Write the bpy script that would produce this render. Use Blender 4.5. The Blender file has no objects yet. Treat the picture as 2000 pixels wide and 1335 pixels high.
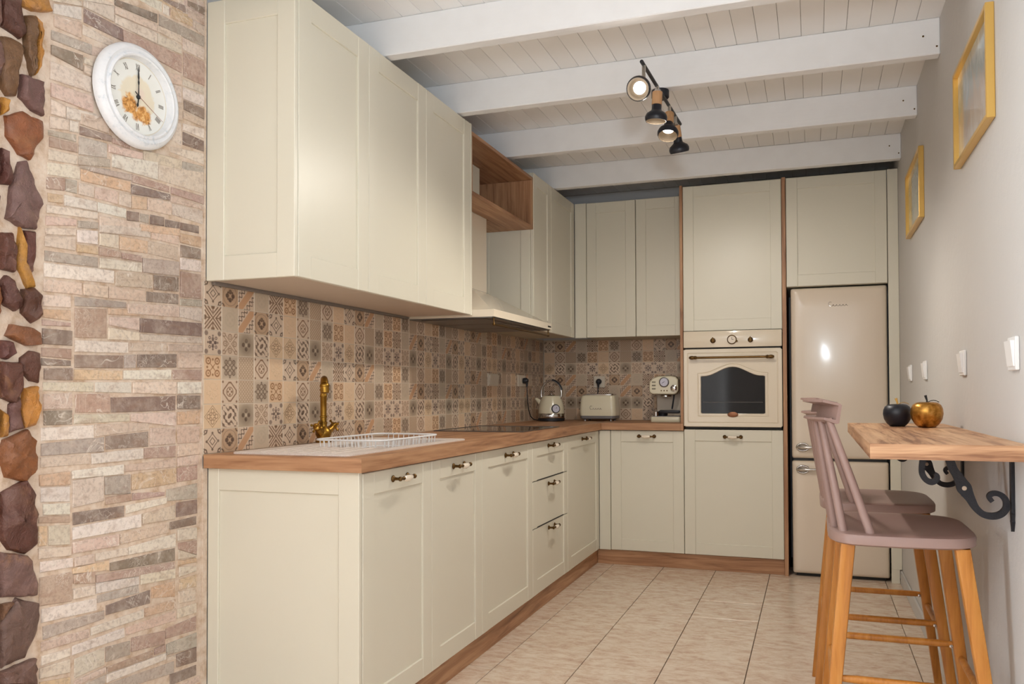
import bpy, bmesh, math, random
from mathutils import Vector, Matrix, noise as mnoise
random.seed(7)
SC = bpy.context.scene
COL = SC.collection

# ------------------------------------------------------------------ camera
CAM_POS = Vector((1.8975, 0.0, 1.1100)); YAW, TILT, ROLL, FPX = -0.31731, 0.01897, -0.00384, 1553.93
PPX, PPY = 1078.49, 736.17
fw = Vector((math.sin(YAW)*math.cos(TILT), math.cos(YAW)*math.cos(TILT), math.sin(TILT)))
rt = Vector((math.cos(YAW), -math.sin(YAW), 0)); up = rt.cross(fw)
rt2 = rt*math.cos(ROLL)+up*math.sin(ROLL); up2 = up*math.cos(ROLL)-rt*math.sin(ROLL)
cd = bpy.data.cameras.new('camera'); cam = bpy.data.objects.new('camera', cd); COL.objects.link(cam)
cd.sensor_fit = 'HORIZONTAL'; cd.sensor_width = 36.0; cd.lens = FPX/2000*36.0
cd.shift_x = (1000-PPX)/2000; cd.shift_y = (PPY-667.5)/2000; cd.clip_start = 0.02
M = Matrix((rt2, up2, -fw)).transposed().to_4x4(); M.translation = CAM_POS; cam.matrix_world = M
SC.camera = cam

# ------------------------------------------------------------------ world, lights, exposure
W = bpy.data.worlds.new('world'); SC.world = W; W.use_nodes = True
bg = W.node_tree.nodes['Background']; bg.inputs[0].default_value = (1.0, 0.97, 0.93, 1); bg.inputs[1].default_value = 0.5
def area(name, loc, target, size, power, col=(1,1,1), sy=None):
    l = bpy.data.lights.new(name, 'AREA'); l.energy = power; l.color = col; l.size = size
    if sy: l.shape = 'RECTANGLE'; l.size_y = sy
    o = bpy.data.objects.new(name, l); COL.objects.link(o); o.location = loc
    o.rotation_euler = (Vector(target)-Vector(loc)).to_track_quat('-Z', 'Y').to_euler(); return o
fl = bpy.data.lights.new('camera_flash', 'SPOT'); fl.energy = 74; fl.color = (.80, .91, 1.0); fl.spot_size = math.radians(115); fl.spot_blend = 1.0; fl.shadow_soft_size = .09
flo = bpy.data.objects.new('camera_flash', fl); COL.objects.link(flo); flo.location = (1.93, 0.15, 1.58)
flo.rotation_euler = (Vector((1.15, 3.0, 3.5))-flo.location).to_track_quat('-Z', 'Y').to_euler()
area('rear_fill', (-0.75, -3.35, 1.45), (-0.75, 0, 1.45), 2.4, 10, (.86, .94, 1.0), 1.9)  # added fill light behind the camera, stands in for daylight
area('left_fill', (-2.64, -0.9, 1.1), (1.6, -0.9, 1.1), 2.2, 440, (.80, .91, 1.0), 1.9)  # added fill light left of the camera, lifts the right wall
area('overhead_fill', (0.9, -1.0, 2.36), (0.9, -1.0, 0), 0.9, 25, (.95, 0.97, 1.0))  # unseen overhead fill, added for ambient light
VS = SC.view_settings; SC.display_settings.display_device = 'sRGB'
VS.view_transform = 'Standard'; VS.look = 'None'; VS.gamma = 1.0; VS.use_curve_mapping = False; VS.exposure = 0.2

# ------------------------------------------------------------------ node helpers
def lin(c):
    f = lambda v: v/12.92 if v <= .04045 else ((v+.055)/1.055)**2.4
    return tuple(f(v/255) for v in c)+(1,)
class S:                                    # a node socket with arithmetic
    def __init__(s, nt, k): s.nt, s.k = nt, k
    def m(s, op, b=None, c=None, clamp=False):
        n = s.nt.nodes.new('ShaderNodeMath'); n.operation = op; n.use_clamp = clamp
        for i, v in enumerate((s, b, c)):
            if v is None: continue
            if isinstance(v, S): s.nt.links.new(v.k, n.inputs[i])
            else: n.inputs[i].default_value = v
        return S(s.nt, n.outputs[0])
    def __add__(s, o): return s.m('ADD', o)
    def __radd__(s, o): return s.m('ADD', o)
    def __sub__(s, o): return s.m('SUBTRACT', o)
    def __rsub__(s, o): return (s*-1.0)+o
    def __mul__(s, o): return s.m('MULTIPLY', o)
    def __rmul__(s, o): return s.m('MULTIPLY', o)
    def abs(s): return s.m('ABSOLUTE')
    def sin(s): return s.m('SINE')
    def max(s, o): return s.m('MAXIMUM', o)
    def min(s, o): return s.m('MINIMUM', o)
    def sqrt(s): return s.m('SQRT')
    def clamp(s): return s.m('ADD', 0.0, clamp=True)
    def ping(s, v): return s.m('PINGPONG', v)
def below(v, c, blur=.06): return ((c-v)*(1.0/blur)+.5).clamp()       # 1 where v<c
def line(v, c, w, blur=.06): return below((v-c).abs(), w, blur)
def hyp(a, b): return (a*a+b*b).sqrt()
class Mat:
    def __init__(s, name, rough=.5, metal=0.0, spec=.5, coat=0.0):
        s.m = bpy.data.materials.new(name); s.m.use_nodes = True; s.nt = s.m.node_tree
        s.b = s.nt.nodes['Principled BSDF']
        s.b.inputs['Roughness'].default_value = rough; s.b.inputs['Metallic'].default_value = metal
        s.b.inputs['Specular IOR Level'].default_value = spec; s.b.inputs['Coat Weight'].default_value = coat
        s.b.inputs['Coat Roughness'].default_value = .08
    def node(s, t): return s.nt.nodes.new(t)
    def link(s, a, b): s.nt.links.new(a.k if isinstance(a, S) else a, b)
    def coord(s, which='Object', scale=(1,1,1), rot=(0,0,0)):
        c = s.node('ShaderNodeTexCoord'); mp = s.node('ShaderNodeMapping')
        mp.inputs['Scale'].default_value = scale; mp.inputs['Rotation'].default_value = rot
        s.link(c.outputs[which], mp.inputs['Vector']); return mp.outputs[0]
    def noise(s, vec, scale, detail=4, rough=.5, dist=0.0):
        n = s.node('ShaderNodeTexNoise'); n.inputs['Scale'].default_value = scale; n.inputs['Detail'].default_value = detail
        n.inputs['Roughness'].default_value = rough; n.inputs['Distortion'].default_value = dist
        s.link(vec, n.inputs['Vector']); return S(s.nt, n.outputs['Fac'])
    def ramp(s, fac, stops):
        r = s.node('ShaderNodeValToRGB'); s.link(fac, r.inputs[0]); el = r.color_ramp.elements
        while len(el) < len(stops): el.new(.5)
        for e, (p, c) in zip(el, stops): e.position = p; e.color = lin(c)
        return r.outputs[0]
    def mix(s, fac, a, b, blend='MIX'):
        n = s.node('ShaderNodeMix'); n.data_type = 'RGBA'; n.blend_type = blend
        for v, i in ((fac, 0), (a, 6), (b, 7)):
            if isinstance(v, S): s.link(v, n.inputs[i])
            elif isinstance(v, (float, int)): n.inputs[i].default_value = v
            elif isinstance(v, tuple): n.inputs[i].default_value = lin(v)
            else: s.link(v, n.inputs[i])
        return n.outputs[2]
    def color(s, c):
        if isinstance(c, tuple): s.b.inputs['Base Color'].default_value = lin(c)
        else: s.link(c, s.b.inputs['Base Color'])
        return s
    def bump(s, h, strength=.2, dist=.01):
        n = s.node('ShaderNodeBump'); n.inputs['Strength'].default_value = strength; n.inputs['Distance'].default_value = dist
        s.link(h, n.inputs['Height']); s.link(n.outputs[0], s.b.inputs['Normal']); return s
    def objcol(s):
        n = s.node('ShaderNodeObjectInfo'); return n.outputs['Color']
    def objrand(s):
        n = s.node('ShaderNodeObjectInfo'); return S(s.nt, n.outputs['Random'])
def plain(name, c, rough=.5, metal=0.0, spec=.5, coat=0.0): return Mat(name, rough, metal, spec, coat).color(c).m

# ------------------------------------------------------------------ materials
def wood(name, stops, axis, scale=1.0, rough=.5, fine=60):
    m = Mat(name, rough)
    sc = [14*scale]*3; sc[axis] = 1.1*scale
    v = m.coord('Object', tuple(sc)); n = m.noise(v, 1.6, 5, .6, .9)
    sf = [fine*scale]*3; sf[axis] = 2.0*scale
    n2 = m.noise(m.coord('Object', tuple(sf)), 2.0, 3, .6)
    m.color(m.ramp(n*.72+n2*.28, stops)); m.bump(n2, .08, .002); return m.m
OAK = ((.36, (132, 90, 62)), (.46, (166, 120, 86)), (.54, (181, 136, 100)), (.66, (198, 154, 116)))
WOAKX = wood('oak_grain_x', OAK, 0); WOAKY = wood('oak_grain_y', OAK, 1); WOAKZ = wood('oak_grain_z', OAK, 2)
BAROAK = ((.40, (138, 94, 66)), (.47, (182, 136, 100)), (.53, (202, 158, 120)), (.64, (220, 180, 140)))
WBAR = wood('bar_oak', BAROAK, 0, .8); WBARY = wood('bar_oak_top', BAROAK, 1, .8)
PINE = ((.3, (150, 88, 24)), (.5, (190, 122, 48)), (.7, (208, 146, 70)))
WPINE = wood('honey_pine', PINE, 2, 1.0, .35)
WNECK = wood('beech_neck', ((.3, (176, 130, 88)), (.6, (206, 160, 116)), (.8, (216, 174, 130))), 2, 2.0, .5)
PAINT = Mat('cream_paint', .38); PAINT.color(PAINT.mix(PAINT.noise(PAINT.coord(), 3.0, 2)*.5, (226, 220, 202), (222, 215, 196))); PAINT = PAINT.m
INSIDE = plain('cabinet_side_shade', (206, 198, 178), .6)  # cream darkened to put shade on the cabinet bodies
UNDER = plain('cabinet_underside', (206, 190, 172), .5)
ENAMEL = plain('cream_enamel', (233, 219, 197), .14, 0, .5, .4)
FRIDGE = plain('fridge_enamel', (226, 210, 190), .22, 0, .5, .3)
KETTLE = plain('kettle_cream', (231, 222, 194), .22, 0, .5, .4)
DARKGAP = plain('dark_gap', (40, 38, 36), .7)  # near-black, also paints the shade in the drawer gaps
BLACK = plain('matt_black', (30, 32, 38), .45)
IRON = Mat('wrought_iron', .5, .3); IRON.color((34, 34, 40)); IRON.bump(IRON.noise(IRON.coord(), 260, 2), .5, .002); IRON = IRON.m
BRASS = Mat('antique_brass', .34, 1.0); BRASS.color(BRASS.ramp(BRASS.noise(BRASS.coord(), 18, 3), ((.3, (120, 88, 34)), (.6, (172, 130, 56)), (.8, (190, 150, 78))))); BRASS = BRASS.m
BRONZE = plain('dark_bronze', (104, 78, 44), .38, .9)
CHROME = plain('chrome', (205, 203, 200), .12, 1.0)
STEEL = plain('brushed_steel', (140, 138, 138), .32, 1.0)
CERAMIC = plain('cream_ceramic', (238, 224, 204), .15, 0, .5, .4)
WHITEP = plain('white_plastic', (240, 238, 236), .35)
IVORYP = plain('ivory_plastic', (216, 204, 186), .4)
SINKM = Mat('pale_granite', .35); SINKM.color(SINKM.ramp(SINKM.noise(SINKM.coord(), 500, 2), ((.35, (214, 198, 186)), (.6, (232, 220, 210))))); SINKM = SINKM.m
HOB = plain('hob_glass', (16, 15, 16), .06, 0, .6)
OVENGLASS = Mat('oven_glass', .07, 0, .4); OVENGLASS.color((24, 25, 28)); OVENGLASS = OVENGLASS.m
TAUPE = plain('taupe_plastic', (160, 132, 124), .42)
GOLD = plain('gold_frame', (224, 182, 100), .3, .6)
GOLDLEAF = Mat('gold_leaf', .3, .9); GOLDLEAF.color(GOLDLEAF.ramp(GOLDLEAF.noise(GOLDLEAF.coord(), 60, 4), ((.3, (150, 100, 36)), (.6, (206, 152, 74)), (.8, (226, 182, 110))))); GOLDLEAF = GOLDLEAF.m
BLUEBLACK = plain('satin_black', (26, 28, 38), .4)
LILAC = plain('dial_white', (214, 212, 226), .3)
PLASTER = Mat('plaster', .75); _n = PLASTER.noise(PLASTER.coord(), 30, 6, .65); PLASTER.color(PLASTER.mix(PLASTER.noise(PLASTER.coord(), 2, 2), (206, 203, 200), (200, 196, 192))); PLASTER.bump(_n, .25, .008); PLASTER = PLASTER.m
BACKPAINT = plain('white_wall_paint', (214, 212, 212), .8)
WHITEWOOD = Mat('white_painted_wood', .5); _v = WHITEWOOD.coord('Object', (2, 2, 2)); WHITEWOOD.color(WHITEWOOD.mix(WHITEWOOD.noise(_v, 6, 4), (242, 242, 243), (233, 232, 232))); WHITEWOOD.bump(WHITEWOOD.noise(WHITEWOOD.coord('Object', (3, 50, 50)), 2, 3), .15, .003); WHITEWOOD = WHITEWOOD.m
BOARDM = Mat('board_paint', .6); BOARDM.color(BOARDM.mix(BOARDM.objrand(), (246, 245, 244), (239, 237, 235))); BOARDM = BOARDM.m
JOINT = plain('board_joint', (150, 136, 124), .9)
MORTAR = Mat('pale_mortar', .9); MORTAR.color(MORTAR.ramp(MORTAR.noise(MORTAR.coord(), 25, 5, .65), ((.3, (190, 160, 132)), (.5, (218, 196, 176)), (.7, (228, 212, 196))))); MORTAR.bump(MORTAR.noise(MORTAR.coord(), 90, 4), .5, .006); MORTAR = MORTAR.m
BR = Mat('brick_face', .62); _c = BR.coord(); _n1 = BR.noise(_c, 22, 5, .65); _n2 = BR.noise(_c, 9, 3, .5, 1.2); _n3 = BR.noise(BR.coord('Object', (1, 8, 16)), 3, 3, .5, .6)
_nn = BR.noise(_c, 90, 4, .7)
_base = BR.mix(((_n1-.45)*2.6).clamp()*.55, BR.objcol(), (230, 214, 198))
_base = BR.mix(((_nn-.48)*5.0).clamp()*.42, _base, (128, 106, 92))
_base = BR.mix(((_n3-.52)*5.0).clamp()*.35, _base, (150, 112, 88))
_vein = (line(_n2, .5, .006, .012)*below(BR.noise(_c, 5, 2), .5, .12)).max(line(BR.noise(_c, 30, 4, .6, 1.5), .5, .012, .03)*below(BR.noise(_c, 11, 2), .46, .1)*.8)
BR.color(BR.mix(_vein*.7, _base, (236, 224, 212))); BR.bump(_n1+_vein*.6, .35, .004); BRICKM = BR.m
ST = Mat('rubble_stone', .42); _c = ST.coord(); _n1 = ST.noise(_c, 14, 6, .7, .6); _n2 = ST.noise(_c, 40, 5, .7)
ST.color(ST.mix(((_n1-.5)*3.5).clamp()*.6, ST.mix(((_n2-.35)*2.0).clamp()*.5, ST.objcol(), (66, 40, 34)), ST.mix(((ST.noise(_c, 6, 3)-.5)*5.0).clamp(), (150, 118, 106), (204, 142, 66)))); ST.bump(_n1+_n2*.5, .9, .012); STONEM = ST.m
FT = Mat('floor_tile', .26); _va = FT.node('ShaderNodeVectorMath'); _va.operation = 'ADD'; FT.link(FT.coord('Object', (11, 20, 10)), _va.inputs[0]); FT.link(FT.objrand()*37.0, _va.inputs[1]); _c = _va.outputs[0]; _n1 = FT.noise(_c, 1.3, 8, .72, .3)
FT.color(FT.mix(FT.objrand()*.12, FT.ramp(_n1, ((.30, (190, 158, 136)), (.46, (212, 188, 166)), (.56, (222, 204, 184)), (.72, (230, 216, 198)))), (196, 168, 146))); FT.bump(_n1, .04, .003); FLOORT = FT.m
GROUT = plain('floor_grout', (112, 94, 80), .9)
TGROUT = plain('tile_grout', (206, 190, 170), .9)
GLASSPIC = None

# printed motifs of the wall tiles, drawn with UV maths
CREAM, TAN, BROWN, DARK, GREYG, OCH = (211, 187, 163), (188, 156, 126), (126, 90, 62), (84, 62, 50), (176, 160, 142), (198, 154, 118)
def motif(key):
    M_ = Mat('tile_print_'+key, .33, 0, .4)
    uv = M_.node('ShaderNodeTexCoord'); sp = M_.node('ShaderNodeSeparateXYZ'); M_.link(uv.outputs['UV'], sp.inputs[0])
    x = (S(M_.nt, sp.outputs[0])-.5)*2.0; y = (S(M_.nt, sp.outputs[1])-.5)*2.0
    ax, ay = x.abs(), y.abs(); mx, mn = ax.max(ay), ax.min(ay); d1 = ax+ay; r = hyp(ax, ay)
    axis_d = lambda c: hyp(mx-c, mn); diag_d = lambda c: hyp(ax-c, ay-c)
    nz = M_.noise(uv.outputs['UV'], 5.0, 4, .6, .4); ob = M_.noise(M_.coord('Object'), 60, 3)
    base, ink, ink2 = CREAM, BROWN, None
    if key == 'lattice_star':
        mask = line(d1, .62, .05).max(below(axis_d(.66), .11)).max(line(d1, .30, .05)).max(line(diag_d(1.0), .42, .05)).max(line(diag_d(.78), .14, .05)); ink = DARK
    elif key == 'clover_medallion':
        base = TAN; mask = below(axis_d(.34), .2).max(below(diag_d(.26), .1)).max(line(r, .82, .03)*.5).max(line(diag_d(1.0), .3, .06)); ink = DARK
    elif key == 'stripe':
        t = x-y*.9; sw = ((x+y)*9.0).sin()*.16
        band = line(t, 0, .42, .08); mask = line(t.abs(), .72+0.0, .1)*0.0+line(t.abs()+sw, .78, .09).max(line(t.abs()-sw, 1.1, .07)); ink = DARK; ink2 = (band, OCH)
    elif key == 'faded':
        base = (200, 180, 156); mask = (((nz-.5)*5.0).clamp()*.4).max(line(r, .55, .08, .2)*.3).max(below(axis_d(.3), .15, .2)*.3); ink = (158, 144, 122)
    elif key == 'leaf_cross':
        k = (ax-ay).abs(); mask = below(k, .08).max(line(k, .34, .08)*below(r, 1.1)*below(r*-1.0, -.34)).max(below(mn, .05)*below(r*-1.0, -.25)).max(below(axis_d(.9), .2)); ink = (112, 80, 56)
    elif key == 'corner_buds':
        mask = below(axis_d(.30), .15).max(below(axis_d(.55), .09)).max(line(r, .16, .04)).max(below(diag_d(.74), .2)*.8).max(line(diag_d(.36), .1, .04)); ink = (92, 70, 66)
    elif key == 'scroll_cross':
        k = (ax-ay).abs(); mask = line(k, .16, .05).max(line(axis_d(.58), .2, .05)).max(below(axis_d(.58), .07)).max(line(diag_d(.72), .16, .05)); mask = mask*below(mx, .88)*.8
    elif key == 'halo_clover':
        base = (190, 170, 146); mask = below(axis_d(.36), .22, .12).max(below(r, .95, .6)*.5)*below(r*-1.0, -.15, .1); ink = (90, 70, 56)
    elif key == 'dense_rosette':
        f = ((x*11.0).sin()*(y*11.0).sin()); g = ((r*13.0).sin()); mask = below((f+g*.6)*-1.0, -.32, .3).max(below(axis_d(.0), .18)).max(below(axis_d(.7), .1)); mask = mask*below(mx, .92); ink = (96, 72, 58)
    elif key == 'loop_diamond':
        base = (218, 188, 154); mask = line(d1, .88, .035).max(line(axis_d(.45), .17, .04)).max(line(diag_d(.2), .12, .04)).max(below(diag_d(.42), .06)); mask = mask*below(d1, .95)*.85
    elif key == 'octagon':
        o = (d1*.74).max(mx*.86); mask = line(o, .66, .06).max(below(axis_d(.22), .1)).max(line(r, .38, .04)).max(below(diag_d(.82), .1)); ink = (120, 82, 54)
    elif key == 'trellis':
        base = (202, 178, 152); mask = line((x*1.5+y*1.5).ping(.5), .25, .07, .08).max(line((x*1.5-y*1.5).ping(.5), .25, .07, .08)).max(line(((x*1.5+y*1.5).ping(.5)-.25).abs()+((x*1.5-y*1.5).ping(.5)-.25).abs(), .25, .04, .08))*.5
    elif key == 'sketch':
        base = (222, 190, 156); mask = line(nz, .5, .012, .02)*below(r, .75, .3)*.45
    elif key == 'orange_floral':
        k = (ax-ay).abs(); mask = line(diag_d(.5), .24, .06).max(below(diag_d(.5), .08)).max(below(r, .1)).max(below(k, .05)*below(r, .4)).max(below(axis_d(.62), .1)); ink = (140, 94, 56); base = (216, 182, 148)
    else:  # worn_square
        base = (196, 176, 154); mask = line(axis_d(.45), .2, .06).max(line(diag_d(.45), .16, .06)).max(below(diag_d(.45), .07)).max(line(r, .18, .05)).max(below(axis_d(.78), .1)).max(below(mx, .8, .2)*.25); ink = (104, 82, 66)
    c = M_.mix(((nz-.4)*2.0).clamp()*.25, base, (226, 208, 186))
    if ink2: c = M_.mix(ink2[0], c, ink2[1])
    wear = ((nz-.30)*4.0).clamp()*.25+.75
    c = M_.mix((mask*wear).clamp()*.92, c, ink)
    c = M_.mix(below(mx*-1.0, -.95, .05)*.5, c, (222, 206, 186))
    M_.color(c); return M_.m
MOT = dict(a='lattice_star', b='clover_medallion', c='stripe', d='faded', e='leaf_cross', f='corner_buds', g='scroll_cross', h='halo_clover', i='dense_rosette', j='loop_diamond', k='octagon', l='trellis', m='sketch', n='orange_floral', o='worn_square')
MOTIF = {k: motif(v) for k, v in MOT.items()}

# ------------------------------------------------------------------ mesh helpers
BASE = {}
class MB:
    def __init__(s): s.bm = bmesh.new()
    def _tag(s, vs, mi):
        fs = {f for v in vs for f in v.link_faces}
        for f in fs: f.material_index = mi
    def box(s, x0, x1, y0, y1, z0, z1, bev=0.0, mi=0, seg=1, mat=None):
        T = Matrix.Translation(((x0+x1)/2, (y0+y1)/2, (z0+z1)/2)) @ Matrix.Diagonal((abs(x1-x0), abs(y1-y0), abs(z1-z0), 1))
        if mat is not None: T = mat @ T
        vs = bmesh.ops.create_cube(s.bm, size=1.0, matrix=T)['verts']
        if bev > 0:
            es = list({e for v in vs for e in v.link_edges})
            r = bmesh.ops.bevel(s.bm, geom=es, offset=bev, segments=seg, affect='EDGES', profile=.5)
            vs = list({v for f in r['faces'] for v in f.verts})
        s._tag(vs, mi); return s
    def ring_strip(s, rings, mi=0, closed=True, cap0=True, cap1=True):
        vr = [[s.bm.verts.new(p) for p in ring] for ring in rings]
        fs = []
        for a, b in zip(vr, vr[1:]):
            n = len(a)
            for i in range(n if closed else n-1):
                j = (i+1) % n
                fs.append(s.bm.faces.new((a[i], a[j], b[j], b[i])))
        if closed and cap0: fs.append(s.bm.faces.new(list(reversed(vr[0]))))
        if closed and cap1: fs.append(s.bm.faces.new(vr[-1]))
        for f in fs: f.material_index = mi; f.smooth = True
        return s
    def tube(s, pts, rad, seg=10, mi=0, closed_path=False):
        pts = [Vector(p) for p in pts]; n = len(pts); rings = []
        rad = rad if isinstance(rad, (list, tuple)) else [rad]*n
        prev = None
        for i, p in enumerate(pts):
            if closed_path: t = (pts[(i+1) % n]-pts[i-1])
            else: t = pts[min(i+1, n-1)]-pts[max(i-1, 0)]
            t.normalize()
            if prev is None:
                u = t.orthogonal().normalized()
            else:
                u = prev-t*prev.dot(t)
                u = u.normalized() if u.length > 1e-6 else t.orthogonal().normalized()
            prev = u; v = t.cross(u)
            rings.append([p+(u*math.cos(a)+v*math.sin(a))*rad[i] for a in [2*math.pi*k/seg for k in range(seg)]])
        if closed_path: rings.append(rings[0]); return s.ring_strip(rings, mi, True, False, False)
        return s.ring_strip(rings, mi)
    def lathe(s, prof, origin, axis=(0, 0, 1), seg=24, mi=0, cap0=True, cap1=True):
        o = Vector(origin); t = Vector(axis).normalized(); u = t.orthogonal().normalized(); v = t.cross(u)
        rings = [[o+t*h+(u*math.cos(a)+v*math.sin(a))*max(r, 1e-4) for a in [2*math.pi*k/seg for k in range(seg)]] for r, h in prof]
        return s.ring_strip(rings, mi, True, cap0, cap1)
    def prism(s, poly, f0, f1, mi=0):          # poly 2D points; f0/f1 map (a,b)->3D
        A = [s.bm.verts.new(f0(a, b)) for a, b in poly]; B = [s.bm.verts.new(f1(a, b)) for a, b in poly]
        n = len(poly); fs = [s.bm.faces.new(list(reversed(A))), s.bm.faces.new(B)]
        for i in range(n): fs.append(s.bm.faces.new((A[i], A[(i+1) % n], B[(i+1) % n], B[i])))
        for f in fs: f.material_index = mi
        return s
    def ribbon(s, pts, thick, y, mi=0):        # flat bar in the xz plane: pts (x,z,width)
        P = [Vector((a, 0, b)) for a, b, w in pts]; n = len(P); rings = []
        for i in range(n):
            t = (P[min(i+1, n-1)]-P[max(i-1, 0)]).normalized(); nn = Vector((-t.z, 0, t.x)); h = pts[i][2]/2
            c = P[i]
            rings.append([Vector((q.x, yy, q.z)) for q, yy in ((c+nn*h, y-thick/2), (c+nn*h, y+thick/2), (c-nn*h, y+thick/2), (c-nn*h, y-thick/2))])
        return s.ring_strip(rings, mi)
    def build(s, name, mats, parent=None, smooth=True):
        bmesh.ops.recalc_face_normals(s.bm, faces=s.bm.faces)
        me = bpy.data.meshes.new(name)
        if parent is not None and parent.name in BASE:
            off = BASE[parent.name]
            for v in s.bm.verts: v.co -= off
        s.bm.to_mesh(me); s.bm.free()
        for p in me.polygons: p.use_smooth = smooth
        if smooth:
            me.set_sharp_from_angle(angle=math.radians(38))
        for m in (mats if isinstance(mats, (list, tuple)) else [mats]): me.materials.append(m)
        o = bpy.data.objects.new(name, me); COL.objects.link(o)
        if parent is not None:
            o.parent = parent; BASE[o.name] = BASE.get(parent.name, Vector((0, 0, 0)))
        return o
def thing(name, label, cat, loc, group=None):
    o = bpy.data.objects.new(name, None); COL.objects.link(o); o.location = loc; o.empty_display_size = .05
    o['label'] = label; o['category'] = cat
    if group: o['group'] = group
    BASE[o.name] = Vector(loc); return o
def tag(o, label, cat, group=None):
    o['label'] = label; o['category'] = cat
    if group: o['group'] = group
    return o
def struct(o): o['kind'] = 'structure'; return o

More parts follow.
